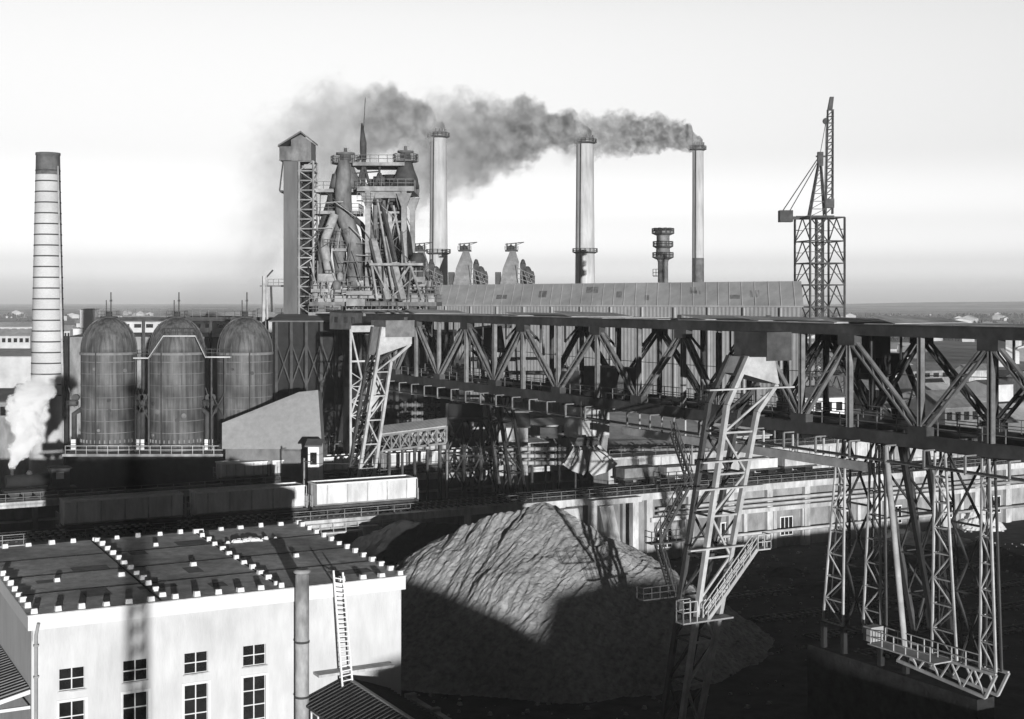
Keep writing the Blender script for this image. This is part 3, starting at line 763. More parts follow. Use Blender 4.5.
# hopper cars
def hopper_car(a0, b, L_, z, label, group, h=2.65, matl='car', back=False):
    r = T('hopper_car', label, 'rail car', W(a0+L_/2, b, z), group)
    m = MB(); zb = z+1.05
    m.prism([W(a0,b-1.45,zb+.3),W(a0,b-1.5,zb+h),W(a0,b+1.5,zb+h),W(a0,b+1.45,zb+.3),W(a0,b+.8,zb),W(a0,b-.8,zb)], W(L_,0)-W(0,0))
    m.build('hopper_body', M[matl], r)
    for k in range(5):
        a = a0+L_*(k+.5)/5
        m = MB(); m.pbox(a-.07,a+.07,b-1.58,b-1.49,zb+.3,zb+h-.05); m.build('side_rib', M['steel'], r)
    m = MB(); m.pbox(a0-.05,a0+L_+.05,b-1.6,b-1.5,zb+h-.02,zb+h+.16); m.pbox(a0-.05,a0+L_+.05,b+1.5,b+1.6,zb+h-.02,zb+h+.16); m.pbox(a0-.06,a0+.08,b-1.49,b+1.49,zb+h+.01,zb+h+.16); m.pbox(a0+L_-.08,a0+L_+.06,b-1.49,b+1.49,zb+h+.01,zb+h+.16)
    m.build('top_rim', M['cloth'], r)
    m = MB(); m.pbox(a0-.5,a0+L_+.5,b-1.2,b+1.2,zb-.35,zb-.02); m.build('underframe', M['dark'], r)
    for e in (a0+1.9, a0+L_-1.9):
        m = MB(); m.pbox(e-1.4,e+1.4,b-1.0,b+1.0,z+.3,z+.68); bo = m.build('bogie', M['black'], r)
        for k in (-.9,.9):
            for s in (-1, 1):
                m = MB(); m.tube([W(e+k,b+s*.7,z+.46), W(e+k,b+s*.86,z+.46)], .45, 14); m.build('wheel', M['dark'], bo)
    for e in (a0-.45, a0+L_+.45):
        m = MB(); m.rail([W(e,b-1.2,zb), W(e,b+1.2,zb)], 1.4, .8, .06); m.bar(W(e,b-.9,zb),W(e,b-.9,zb+h), .08); m.build('end_ladder', M['steel'], r)
    return r
zt = 9.82
hopper_car(59.2, BT+2.96, 13.2, zt, 'long pale hopper car at the right of the two on the front trestle track', 'hopper cars on the front trestle track')
hopper_car(44.4, BT+2.96, 13.2, zt, 'pale hopper car half in shade, left of the long one on the front trestle track', 'hopper cars on the front trestle track')
hopper_car(29.6, BT+2.96, 13.2, zt, 'hopper car wholly in the shade at the left end of the front trestle track', 'hopper cars on the front trestle track')
# second, higher track further back
BS = 192.0
t2 = T('rear_trestle', 'second raised trestle with pale track girder behind the first one', 'trestle', W(90,BS,0))
m = MB(); m.pbox(-5,150,BS-2.5,BS+2.5,8.6,9.4); m.build('deck', M['concrete'], t2)
m = MB(); m.pbox(-5,150,BS+.3,BS+2.3,0,8.6); m.build('bunker_wall', M['brickwall'], t2)
for i in range(31):
    a = -3+i*5; m = MB(); m.pbox(a-.35,a+.35,BS-2.2,BS-1.5,0,8.6); m.build('pier', M['dirty_concrete'], t2)
for z in (2.4, 4.6, 6.6):
    m = MB(); m.pbox(-5,150,BS-2.1,BS-1.7,z,z+.3); m.build('beam', M['steel'], t2)
for k in (-.76, .76):
    m = MB(); m.pbox(-5,150,BS+k-.05,BS+k+.05,9.4,9.56); m.build('rail', M['dark'], t2)
m = MB(); m.rail([W(-5,BS-2.4,9.4), W(150,BS-2.4,9.4)], 1.1, 2.2, .07); m.build('railing', M['midsteel'], t2)
for k, x in enumerate((57.5, 65.0, 72.5, 83.0, 90.5, 98.0)):
    if k < 3: lab = 'low pale ore car on the rear trestle left of the crane leg'
    else: lab = 'low pale ore car on the rear trestle right of the crane leg'
    hopper_car(x, BS, 6.7, 9.56, lab, 'low cars on the rear trestle '+('left' if k < 3 else 'right'), h=2.0)
# ---------------------------------------------------------------- stoves
sb = T('stove_house', 'dark flat roofed house carrying the three hot blast stoves', 'building', P(185, 465, 212)*1)
def wbox(m, px0, px1, py0, py1, d, dep):   # box from its front outline at depth d
    a = P(px0, py1, d); b = P(px1, py0, d); m.box(a.x, b.x, d, d+dep, a.z, b.z); return m
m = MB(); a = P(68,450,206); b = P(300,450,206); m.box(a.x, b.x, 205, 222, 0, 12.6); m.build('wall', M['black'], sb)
m = MB(); m.box(a.x-.4, b.x+.4, 204.5, 222.4, 12.62, 13.0); m.build('roof', M['dirty_concrete'], sb)
m = MB(); m.rail([(a.x,204.7,13.0), (b.x,204.7,13.0)], 1.2, 1.6, .08); m.build('railing', M['steel'], sb)
SX = [109, 177, 245]
LS = ['leftmost of the three dark domed stoves, beside the pale chimney', 'middle one of the three dark domed stoves, with a railed stair over its dome', 'rightmost of the three dark domed stoves, partly behind the sloping pale roof']
for px, lab in zip(SX, LS):
    c = P(px, 448, 212); c.z = 13.0; rr = 4.2
    st = T('hot_blast_stove', lab, 'stove', c, 'hot blast stoves')
    m = MB(); m.lathe(c, [(rr+.12,0),(rr+.12,.5),(rr,.55),(rr,14.6)], 40, cap=False); m.build('shell', M['stove'], st)
    m = MB(); m.lathe(c, [(rr+.18,14.6),(rr+.18,14.95),(rr,15.0)], 40, cap=False)
    for k in range(8): m.lathe(c, [(rr+.01,1.8*k+.9),(rr+.035,1.8*k+.92),(rr+.035,1.8*k+.98),(rr+.01,1.8*k+1.0)], 40, cap=False)
    m.build('band', M['midsteel'], st)
    m = MB(); m.lathe(c, [(rr,15.0)]+[(rr*math.cos(t)**.85, 15.0+5.2*math.sin(t)) for t in [i*math.pi/2/12 for i in range(1,12)]]+[(.4,20.25)], 40); do = m.build('dome', M['stove'], st)
    m = MB()
    for k in range(20):
        t = 2*math.pi*k/20
        pts = [c+V((math.cos(t)*rr*math.cos(u)**.85*1.012, math.sin(t)*rr*math.cos(u)**.85*1.012, 15.0+5.2*math.sin(u)*1.012)) for u in [i*math.pi/2/9 for i in range(9)]]
        for p, q in zip(pts, pts[1:]): m.bar(p, q, .07)
    m.build('seam', M['stove'], do)
    m = MB(); m.lathe(c+V((0,0,20.2)), [(1.3,0),(1.3,.25),(.5,.3),(.5,1.0)], 16); m.rail([c+V((-1.4,-1,20.3)), c+V((1.4,-1,20.3)), c+V((1.4,1,20.3))], 1, .9, .07); m.bar(c+V((.3,0,20.4)), c+V((.3,0,24.2)), .16); m.bar(c+V((-.5,.3,20.4)), c+V((-.5,.3,23)), .14); m.bar(c+V((.15,0,22.9)), c+V((.45,0,22.9)), .3)
    m.build('top_vent', M['dark'], st)
    for k in range(14):
        t = -2.7+k*.18; p = c+V((math.cos(t)*(rr+.05), math.sin(t)*(rr+.05), 1.2)); m = MB(); m.bar(p, p+V((0,0,.5)), .18); m.build('lug', M['midsteel'], st)
    for k in range(5):
        t = R.uniform(-2.4,-.7); z = R.uniform(2,13); q = c+V((math.cos(t)*rr, math.sin(t)*rr, z)); n_ = V((math.cos(t), math.sin(t), 0))
        m = MB(); m.tube([q-n_*.1, q+n_*.16], R.uniform(.22,.42), 12); m.build('manhole', M[R.choice(('midsteel','dark'))], st)
    t = R.uniform(-2.2,-1.0); m = MB(); m.tube([c+V((math.cos(t)*(rr+.2), math.sin(t)*(rr+.2), z)) for z in (.5,15)], .1, 6); m.build('drain_pipe', M['dark'], st)
    # valve gear on both flanks
    for s in (-1, 1):
        if px == 245 and s == 1: continue
        m = MB(); q = c+V((s*(rr+.8), -1.2, 0))
        m.tube([q+V((0,0,0)), q+V((0,0,5.5)), q+V((-s*1.2,.5,6.3))], .42, 10); m.pbox
        m.box(q.x-.9,q.x+.9,q.y-.7,q.y+.7,7.5+13-7,7.7+13-7)
        m.tube([q+V((-.6,-.4,7.2)), q+V((.6,-.4,7.2))], .5, 12); m.bar(q+V((0,0,6.6)), q+V((s*.8,-.2,9.5)), .12); m.tube([q+V((.2,-.2,8.0)), q+V((.2,.4,8.0))], .55, 12)
        m.rail([q+V((-.9,-.7,6.5)), q+V((.9,-.7,6.5))], 1, .6, .06)
        m.build('valve_gear', M['dark'], st)
        m = MB(); m.box(q.x-.35, q.x+.35, q.y-.5, q.y+.1, 13.05, 14.6); m.build('valve_box', M['cloth'], st)
# stair platforms between the domes
wk_ = T('stove_walkway', 'railed stair and platforms running over the middle stove dome', 'walkway', P(177,353,207))
def sp(px, py, d=207.2): return P(px, py, d)
m = MB()
pts = [sp(134,358),sp(149,358),sp(164,336),sp(196,336),sp(206,357),sp(231,357)]
for p, q in zip(pts, pts[1:]):
    m.hexa([p+V((0,-.5,-.1)),q+V((0,-.5,-.1)),q+V((0,.5,-.1)),p+V((0,.5,-.1)),p+V((0,-.5,.1)),q+V((0,-.5,.1)),q+V((0,.5,.1)),p+V((0,.5,.1))])
m.build('deck', M['steel'], wk_)
m = MB()
for y in (-.5,.5): m.rail([p+V((0,y,.1)) for p in pts], 1.1, .9, .06)
m.build('railing', M['dark'], wk_)
for p in (sp(142,358), sp(218,357)):
    m = MB()
    for x in (-1, 1): m.bar(V((p.x+x,207.2,13)), V((p.x+x,207.2,p.z-.1)), .22)
    m.bar(V((p.x-1,207.2,18)), V((p.x+1,207.2,22)), .12); m.bar(V((p.x+1,207.2,18)), V((p.x-1,207.2,22)), .12)
    m.build('support', M['dark'], wk_)
# long pipe bridge behind the stoves
pbg = T('pipe_bridge', 'railed pipe bridge running behind the stove domes at the horizon', 'pipe bridge', P(190,330,250))
a, b = P(96,316,250), P(290,316,250)
m = MB(); m.box(a.x,b.x,249.5,251,a.z-.9,a.z-.2); m.build('girder', M['dark'], pbg)
m = MB(); m.rail([(a.x,249.6,a.z-.2),(b.x,249.6,b.z-.2)], 1.5, 1.5, .07); m.build('railing', M['midsteel'], pbg)
for px in (98, 143, 210, 286):
    m = MB(); x = P(px,300,250).x; m.bar((x,250.3,0), (x,250.3,a.z-.9), .5); m.build('post', M['dark'], pbg)
# ---------------------------------------------------------------- pale banded chimney on the left
cc = P(48, 480, 262); cc.z = 0
ch = T('brick_chimney', 'tall tapering pale brick chimney with dark iron bands at the left', 'chimney', cc)
m = MB(); hz_ = HC+147/F*262
prof = lambda z: 3.55-(3.55-2.2)*z/hz_
m.lathe(cc, [(prof(0)+.3,0),(prof(1)+.3,1)]+[(prof(z),z) for z in (1.01,10,20,30,40,50,hz_-4.2)], 40, cap=False); m.build('shaft', M['brick'], ch)
m = MB(); m.lathe(cc, [(prof(hz_-4.2),hz_-4.2),(2.2,hz_-.5),(2.3,hz_-.45),(2.3,hz_),(1.8,hz_),(1.7,hz_-3)], 40, cap=False); m.build('sooty_top', M['sooty_brick'], ch)
for k in range(22):
    z = hz_-3.4-2.0*k*1.02
    if z < 2: break
    m = MB(); m.lathe(cc, [(prof(z)+.005,z-.13),(prof(z)+.05,z-.12),(prof(z)+.05,z+.12),(prof(z)+.005,z+.13)], 40, cap=False); m.build('iron_band', M['dark'], ch)
m = MB(); q0 = P(65,480,258); q0.z = 0; q1 = P(58,166,258)
m.tube([q0,q1], [.3,.14], 10)
for k in range(9): 
    c = q0.lerp(q1, .2+.09*k); m.bar(c+V((-.3,0,0)), c+V((.3,0,0)), .1)
m.thing('steel_mast', M['steel'], 'slim pale steel mast standing right of the banded chimney', 'mast')
# ---------------------------------------------------------------- blast furnace and its hoist tower
D = 236.0
def hp_(px, py, dy=0): return P(px, py, D)+V((0, dy, 0))
ht = T('hoist_tower', 'tall narrow hoist tower with gabled cabin on top left of the blast furnace', 'tower', V((P(297,300,D).x, D+2, 0)))
x0, x1, x2 = P(283.5,0,D).x, P(297.5,0,D).x, P(313,0,D).x
zt_ = P(0,161,D).z
m = MB(); m.box(x0,x1,D,D+5,0,zt_-.02); m.build('shaft', M['sheet_d'] if 'sheet_d' in M else M['dark'], ht)
m = MB()
for x in (x1+.2, x2):
    for y in (D+.2, D+4.8): m.bar((x,y,14), (x,y,zt_), .32)
m.build('post', M['bfsteel'], ht)
m = MB(); nl = 24
for i in range(nl):
    z0 = 20+(zt_-20)*i/nl; z1 = 20+(zt_-20)*(i+1)/nl
    m.bar((x1,D+.2,z1), (x2,D+.2,z1), .2); m.bar((x1,D+4.8,z1), (x2,D+4.8,z1), .2); m.bar((x2,D+.2,z1), (x2,D+4.8,z1), .2)
    if i % 2: m.bar((x1+.2,D+.3,z0), (x2,D+.3,z1), .16)
    else: m.bar((x2,D+.3,z0), (x1+.2,D+.3,z1), .16)
    m.bar((x2,D+.2,z0), (x2,D+4.8,z1), .14)
m.build('lattice', M['bfsteel'], ht)
m = MB(); m.box(x1+.5,x2-.4,D+3.2,D+3.6,20,zt_-1); m.build('stair_well', M['black'], ht)  # black sheet behind the lattice, standing in for its shaded interior
m = MB(); zc = P(0,150,D).z; za = P(0,133,D).z; xm = P(300,0,D).x; xr = P(311.5,0,D).x; xl = P(292,0,D).x
m.prism([(xl-.1,D-.4,zt_),(xr,D-.4,zt_),(xr,D-.4,P(0,142,D).z),(xm+.2,D-.4,za-.3),(xl-.1,D-.4,P(0,140,D).z)], (0,5.6,0))
m.box(P(279.5,0,D).x, xl-.11, D-.2, D+5, P(0,160.5,D).z, P(0,146.5,D).z)
cbn = m.build('cabin', M['bfmid'], ht)
m = MB(); p1 = (xm+.2,za); 
for q in ((P(313.2,0,D).x,P(0,142.5,D).z),(P(278.5,0,D).x,P(0,147,D).z)):
    m.hexa([(p1[0],D-.8,p1[1]),(q[0],D-.8,q[1]),(q[0],D+5.6,q[1]),(p1[0],D+5.6,p1[1]),(p1[0],D-.8,p1[1]+.3),(q[0],D-.8,q[1]+.3),(q[0],D+5.6,q[1]+.3),(p1[0],D+5.6,p1[1]+.3)])
m.build('roof', M['roofdark'], cbn)
m = MB(); z = P(0,190.5,D).z; m.box(P(280,0,D).x, x0-.02, D-.6, D+5, z-.3, z); m.bar((P(280,0,D).x,D-.4,z-.1),(x0,D-.4,z+5),.2); m.build('bracket', M['dark'], ht)
# furnace
bf = T('blast_furnace', 'blast furnace with bent gas mains, railed platforms and inclined skip bridge', 'blast furnace', V((P(375,300,D).x, D+6, 0)))
def pl(px0, px1, py, y0, y1, th=.5, mt='bfsteel', rail=True, nm='platform'):
    a, b = P(px0,py,D), P(px1,py,D)
    m = MB(); m.box(a.x,b.x,D+y0,D+y1,a.z-th,a.z); o = m.build(nm, M[mt], bf)
    if rail:
        r = MB(); r.rail([(a.x,D+y0+.1,a.z),(b.x,D+y0+.1,a.z),(b.x,D+y1-.1,a.z)], 1.25, 1.4, .09); r.build('railing', M['bfmid'], o)
pl(358,414.5,187,-1.5,12,.8); pl(313.2,362,187.5,2.5,9.5,.6); pl(311,357.5,210,2,9.5,.55)
pl(352,404,161.5,1,9,.6); pl(308,331,237,3,8,.5,'dark'); pl(331,347,248,1.5,5,.5,'bfsteel')
pl(313.5,353,289,-3,8,.6); pl(345,435,294,-4,13,.8); pl(313.5,438,302,-5,14,.7,'bfmid'); pl(373,425,264,-6,-3,.4,'bfsteel',False,'skip_beam'); pl(405,436,297,-4.5,-1,1.0,'bfsteel')
pl(313,345,312,-5.5,-2,.9,'bfsteel'); pl(350,400,309,-6,-5.05,.8,'bfsteel',True)
for px, dy in ((368.5,-.8),(404.5,-.8),(372,10.5),(408,10.5)):
    m = MB(); p, q = hp_(px,189,dy), hp_(px,291,dy)
    m.box(p.x-.45,p.x+.45,D+dy-.4,D+dy+.4,q.z,p.z-.1); cl = m.build('column', M['bfsteel'], bf)
    m = MB(); m.hexa([(p.x-.5,D+dy-.45,p.z-3.0),(p.x+.5,D+dy-.45,p.z-3.0),(p.x+.5,D+dy+.45,p.z-3.0),(p.x-.5,D+dy+.45,p.z-3.0),(p.x-1.3,D+dy-.45,p.z-.8),(p.x+1.3,D+dy-.45,p.z-.8),(p.x+1.3,D+dy+.45,p.z-.8),(p.x-1.3,D+dy+.45,p.z-.8)]); m.build('capital', M['bfsteel'], cl)
a, b = hp_(370,193), hp_(403,193)
m = MB(); m.box(a.x,b.x,D-.6,D-.2,a.z-.9,a.z+.6); m.build('top_girder', M['bfsteel'], bf)
m = MB(); m.bar(hp_(406,205,-.5), hp_(413,189,-.5), .2); m.bar(hp_(357,201,-.5), hp_(365,201,-.5), .2); m.build('strut', M['dark'], bf)
# shell of the furnace behind its columns
fc = V((P(388,0,D).x, D+5.5, 0))
m = MB(); m.lathe(fc, [(5.2,0),(5.2,27),(4.6,31),(4.9,36),(3.6,47),(2.2,52),(1.6,55),(1.6,58)], 32); m.build('furnace_shell', M['black'], bf)
# gas mains
def main(pts, rads, mt, dy=3.0, nm='gas_main', n=18):
    m = MB(); out = []; rr = []
    pts = [hp_(x,y,dy) for x,y in pts]
    # rounded polyline
    for i, p in enumerate(pts):
        if 0 < i < len(pts)-1:
            for t in (.0,.25,.5,.75,1.0):
                a = p.lerp(pts[i-1], .25); c = p.lerp(pts[i+1], .25)
                out.append(a.lerp(p,t).lerp(p.lerp(c,t),t)); rr.append(rads[i])
        else: out.append(p); rr.append(rads[i])
    m.tube(out, rr, n); return m.build(nm, M[mt], bf)
k = D/F
main([(343,160),(342,195),(343,214),(354,245),(354,288)], [1.0,1.45,1.45,1.4,1.4], 'bfmid', 1.5)
main([(335,172),(331,200),(319,235),(317,290)], [1.2,1.5,1.5,1.3], 'dark', 5.5)
main([(335,214),(324,243),(330,277)], [.75,.8,.75], 'bfsteel', -.3)
main([(340,215),(336,245),(340,286)], [1.2,1.2,1.0], 'bfmid', 3.5)
main([(348,214),(362,226),(364,288)], [.5,.5,.5], 'dark', 4)
main([(321,250),(321,288)], [.9,.9], 'bfmid', 2)
# uptake crowns and turrets
for (px, py, r_, nm) in ((343,187,2.2,'uptake'),(404,187,1.9,'uptake')):
    p = hp_(px,py,3.5); h = (25 if px < 350 else 27)*k
    m = MB(); m.lathe(p, [(r_*1.25,0),(r_*1.15,h*.35),(r_*.8,h*.72),(r_*.62,h)], 20); up = m.build(nm, M['bfmid' if px < 350 else 'dark'], bf)
    m = MB(); m.lathe(p+V((0,0,h)), [(r_*1.1,0),(r_*1.1,.3),(r_*.45,.32),(r_*.45,1.6),(r_*.75,1.65),(r_*.75,1.95),(.3,2.0),(.3,2.8)], 16); m.build('lantern', M['bfmid'], up)
    m = MB()
    for z in (0, .25): m.rail([p+V((math.cos(t)*r_*1.15, math.sin(t)*r_*1.15, h+z)) for t in [i*math.pi/4 for i in range(9)]], 1.1, 1, .08)
    m.build('railing', M['dark'], up)
# bell gear and masts on top
m = MB(); p = hp_(361,187,3); m.tube([p, hp_(362,165,3), hp_(361.5,138,3)], [.45,.4,.3], 10); m.tube([hp_(361.5,158,3), hp_(361.3,141,3), hp_(360,121,3)], [.55,.6,.15], 10); m.bar(hp_(361,140,3), hp_(363.5,95,3), .1); m.build('flag_mast', M['dark'], bf)
for (a0,b0,a1,b1,w_) in ((355,187,362,163,.4),(369,187,362,163,.4),(372,187,378,172,.5),(384,187,378,172,.5),(378,187,378,165,.3),(390,187,396,176,.6),(352,163,361,150,.15),(352,172,378,170,.25),(386,178,400,178,.35)):
    m = MB(); m.bar(hp_(a0,b0,2.5), hp_(a1,b1,2.5), w_); m.build('bell_beam', M['dark'], bf)
m = MB(); q = hp_(377,180,4); m.tube([q+V((-1,0,0)), q+V((1,0,0))], 1.0, 16); m.box(q.x-2,q.x+2,q.y+.6,q.y+2,q.z-1.2,q.z+.6); m.build('winch', M['dark'], bf)
# skip bridge: two pale tracks rising between the columns
for (x0_,y0_,x1_,y1_) in ((374,240,390,300),(388,238,405,300)):
    m = MB(); p, q = hp_(x0_,y0_,-2), hp_(x1_,y1_,-5)
    m.bar(p, q, 1.0, 1.0); m.build('skip_track', M['bfsteel'], bf)
    m = MB(); m.bar(hp_(x0_-6,198,3), p, .5); m.bar(hp_(x0_+2,198,3), p+V((.8,0,0)), .35); m.build('skip_cable_frame', M['bfmid'], bf)
for (a0,b0,a1,b1,w_,mt) in ((378,200,395,290,.3,'bfsteel'),(383,205,398,262,.5,'dark'),(397,215,386,246,.3,'bfsteel'),(376,206,376,236,.6,'bfmid'),(390,212,390,238,.7,'bfsteel'),(394,206,402,246,.3,'bfsteel'),
        (381,213,400,213,.35,'bfsteel'),(374,224,402,222,.3,'bfmid'),(374,261,392,296,.25,'bfsteel'),(374,263,380,300,.35,'bfsteel'),(411,262,424,300,.35,'bfsteel'),(400,285,412,266,.3,'bfsteel'),(395,296,418,276,.2,'bfsteel'),(386,264,386,300,.2,'dark'),(402,232,407,270,.35,'dark'),(413,268,410,300,.3,'bfmid')):
    m = MB(); m.bar(hp_(a0,b0,-1.5 if b0 < 255 else -5), hp_(a1,b1,-1.5 if b1 < 262 else -5), w_); m.build('skip_brace', M[mt], bf)
rr_ = random.Random(3)
for i in range(70):
    px, py = rr_.uniform(358 if i%4==0 else 373,403), rr_.uniform(194,285); s = rr_.uniform(.2,.6)
    p = hp_(px,py,rr_.uniform(-.2,1.0)); m = MB()
    if i % 3 == 0: m.tube([p, p+V((rr_.uniform(-.6,.6), .2, -rr_.uniform(1.5,4)))], s*.4, 8)
    elif i % 3 == 1: m.box(p.x-s,p.x+s,p.y,p.y+1,p.z-s*.5,p.z+s*.5)
    else: m.bar(p, p+V((rr_.uniform(-2.5,2.5), .3, -rr_.uniform(1,5))), .14)
    m.build('top_gear', M[('bfsteel','dark','dark','bfmid')[(i*5+i//3) % 4]], bf)
for i in range(95):
    px, py = rr_.uniform(315,436), rr_.uniform(280,318); s = rr_.uniform(.3,1.0); dy = rr_.uniform(-4,2)
    p = hp_(px,py,dy); m = MB()
    if i % 9 == 0: m.lathe(p, [(s*.8,0),(s*.9,1.0),(s*.4,1.5)], 12)
    elif i % 4 == 1: m.box(p.x-s*1.4,p.x+s*1.4,p.y,p.y+1.5,p.z-.3,p.z+s*1.2)
    elif i % 4 == 2: m.tube([p, p+V((-rr_.uniform(2,6) if px > 380 else rr_.uniform(2,6),0,0))], s*.28, 8)
    else: m.bar(p, p+V((rr_.uniform(-1,1),0,rr_.uniform(2,4.5))), .2)
    m.build('platform_gear', M[('bfsteel','bfmid','dark','bfsteel')[(i*7) % 4]], bf)
for (px0,px1,py0,py1) in ((346,365,299,306),(346,372,291,295)):
    m = MB(); wbox(m,px0,px1,py0,py1,D-6.5,3); m.build('hearth_ledge', M['bfsteel'], bf)
m = MB(); m.tube([hp_(420,295,0), hp_(420,262,0)], .6, 10); m.tube([hp_(427,300,2), hp_(427,270,2)], .45, 10); m.lathe(hp_(418,268,0), [(1.2,0),(1.4,1.5),(.9,2.6)], 12); m.build('dust_pipe', M['dark'], bf)
for px in (316, 330, 345, 362, 380, 398, 416, 432):
    m = MB(); p = hp_(px,304,-3); m.bar(p, V((p.x,p.y,0)), .55); m.build('stanchion', M['dark'], bf)
# cast house and boxes below
chs = T('cast_house', 'black shaded cast house under the blast furnace platforms', 'building', V((P(350,0,D).x, D+2, 0)))
a, b = P(304,330,D-1.8), P(450,330,D-1.8)
m = MB(); m.box(x1+.4,b.x,D-1.8,D+14,0,30.0); m.build('wall', M['black'], chs)  # wall colour blackened to stand in for shade under the bridge
m = MB(); m.box(x2+.5,b.x+.5,D-2.4,D+14.4,30.02,30.6); m.build('roof', M['roofdark'], chs)

# thin stairs, struts and hangers all over the furnace
for i in range(60):
    px, py = rr_.uniform(314,432), rr_.uniform(192,292)
    if px > 415: py = rr_.uniform(255,292)
    p = hp_(px,py,rr_.uniform(-2.5,-.9)); m = MB(); k_ = i % 5
    if k_ in (0,1): m.bar(p, p+V((rr_.uniform(-1.2,1.2),0,-rr_.uniform(2,6))), .11); nm = 'hanger'
    elif k_ == 2: m.bar(p, p+V(((-1 if px > 380 else 1)*rr_.uniform(2,5),0,rr_.uniform(-.2,.2))), .13); nm = 'cross_tie'
    elif k_ == 3:
        q = p+V((rr_.choice((-1,1))*rr_.uniform(2,4),0,-rr_.uniform(2,4))); m.bar(p, q, .1); m.bar(p+V((0,.6,0)), q+V((0,.6,0)), .1)
        for t in range(6): c = p.lerp(q,t/5.0); m.bar(c, c+V((0,.6,0)), .08)
        nm = 'stair'
    else: m.rail([p, p+V(((-1 if px > 380 else 1)*rr_.uniform(2,4.5),0,0))], 1.1, .8, .07); nm = 'railing'
    m.build(nm, M[rr_.choice(('bfsteel','bfmid','dark','dark'))], bf)
for px in (336, 349, 361, 379, 395, 410, 427):
    m = MB(); m.bar(hp_(px,312,-5.2), hp_(px+rr_.uniform(-3,3),286,-4), .22); m.build('staging_post', M[rr_.choice(('bfsteel','dark'))], bf)
dv = T('davit_post', 'small pale post with a railed arm left of the hoist tower foot', 'davit', V((P(264,0,240).x,240,0)))
m = MB(); p = P(264,276,240); m.bar(V((p.x-.6,240,0)), V((p.x,240,p.z)), .5); m.bar(V((p.x+1.3,240,0)), V((p.x+.4,240,p.z)), .3); m.build('post', M['steel'], dv)
m = MB(); a, b = P(260,286,240), P(284,286,240); m.bar(a, b, .3); m.rail([P(268,286,240), b], 1.2, .9, .08); m.build('arm', M['midsteel'], dv)
m = MB(); m.bar(P(264,280,240), P(273,270,240), .25); m.bar(P(272,312,239.5), P(271,286,239.5), .3); m.build('jib', M['dark'], dv)
# ---------------------------------------------------------------- sheds and houses
def shed(name, label, cat, px0, px1, py_top, d, depth, h_roof, rz=0.0, wallm='concrete', roofm='roof_pale', group=None, wins=0, gable=True, z0=0.0):
    """building whose front top edge runs px0..px1 at py_top and depth d, roof rising h_roof behind it"""
    a, b = P(px0, py_top, d), P(px1, py_top, d); L_ = b.x-a.x; ze = max(a.z, 1.5)
    c = V((a.x, d, 0)); ux = V((math.cos(rz), math.sin(rz), 0)); uy = V((-math.sin(rz), math.cos(rz), 0))
    q = lambda x, y, z: c+ux*x+uy*y+V((0,0,z))
    r = T(name, label, cat, q(L_/2, depth/2, z0), group)
    m = MB(); m.hexa([q(0,0,z0),q(L_,0,z0),q(L_,depth,z0),q(0,depth,z0),q(0,0,ze),q(L_,0,ze),q(L_,depth,ze),q(0,depth,ze)])
    if gable and h_roof > 0:
        for x in (0, L_): m.face([q(x,0,ze),q(x,depth,ze),q(x,depth/2,ze+h_roof)])
    m.build('wall', M[wallm], r)
    m = MB(); o = .4; t = V((0,0,.2))
    if gable and h_roof > 0:
        k = h_roof/(depth/2)*o
        m.hexa([q(-o,-o,ze-k+.02),q(L_+o,-o,ze-k+.02),q(L_+o,depth/2,ze+h_roof+.02),q(-o,depth/2,ze+h_roof+.02)]+[p+t for p in (q(-o,-o,ze-k+.02),q(L_+o,-o,ze-k+.02),q(L_+o,depth/2,ze+h_roof+.02),q(-o,depth/2,ze+h_roof+.02))])
        m.hexa([q(-o,depth/2,ze+h_roof+.02),q(L_+o,depth/2,ze+h_roof+.02),q(L_+o,depth+o,ze-k+.02),q(-o,depth+o,ze-k+.02)]+[p+t for p in (q(-o,depth/2,ze+h_roof+.02),q(L_+o,depth/2,ze+h_roof+.02),q(L_+o,depth+o,ze-k+.02),q(-o,depth+o,ze-k+.02))])
    else:
        m.hexa([q(-o,-o,ze+.02),q(L_+o,-o,ze+.02),q(L_+o,depth+o,ze+.02+h_roof),q(-o,depth+o,ze+.02+h_roof)]+[p+t for p in (q(-o,-o,ze+.02),q(L_+o,-o,ze+.02),q(L_+o,depth+o,ze+.02+h_roof),q(-o,depth+o,ze+.02+h_roof))])
        if h_roof > 0:
            m.face([q(0,depth,ze),q(L_,depth,ze),q(L_,depth,ze+h_roof),q(0,depth,ze+h_roof)])
    m.build('roof', M[roofm], r)
    for i in range(wins):
        x = L_*(i+.5)/wins; w_ = min(1.6, L_/wins*.3)
        m = MB(); m.hexa([q(x-w_,-.05,ze-2.6),q(x+w_,-.05,ze-2.6),q(x+w_,-.01,ze-2.6),q(x-w_,-.01,ze-2.6),q(x-w_,-.05,ze-.9),q(x+w_,-.05,ze-.9),q(x+w_,-.01,ze-.9),q(x-w_,-.01,ze-.9)])
        m.build('window', M['glass'], r)
    return r
sk = T('skip_house', 'pale skip house with one big plain sloping face right of the dark stoves', 'building', V((P(285,0,200).x, 202, 0)))
fr = [P(222,449,198.0),P(322,449,198.0),P(318,390,202),P(299,392,202),P(222,423,199.8)]
m = MB(); m.prism(fr, (0,.35,0)); m.build('sloping_face', M['pale_plain'], sk)
m = MB(); m.hexa([V((fr[0].x+.3,199,0)),V((fr[1].x-.3,199,0)),V((fr[1].x-.3,206,0)),V((fr[0].x+.3,206,0)),V((fr[0].x+.3,199,fr[0].z)),V((fr[1].x-.3,199,fr[0].z)),V((fr[1].x-.3,206,fr[0].z)),V((fr[0].x+.3,206,fr[0].z))])
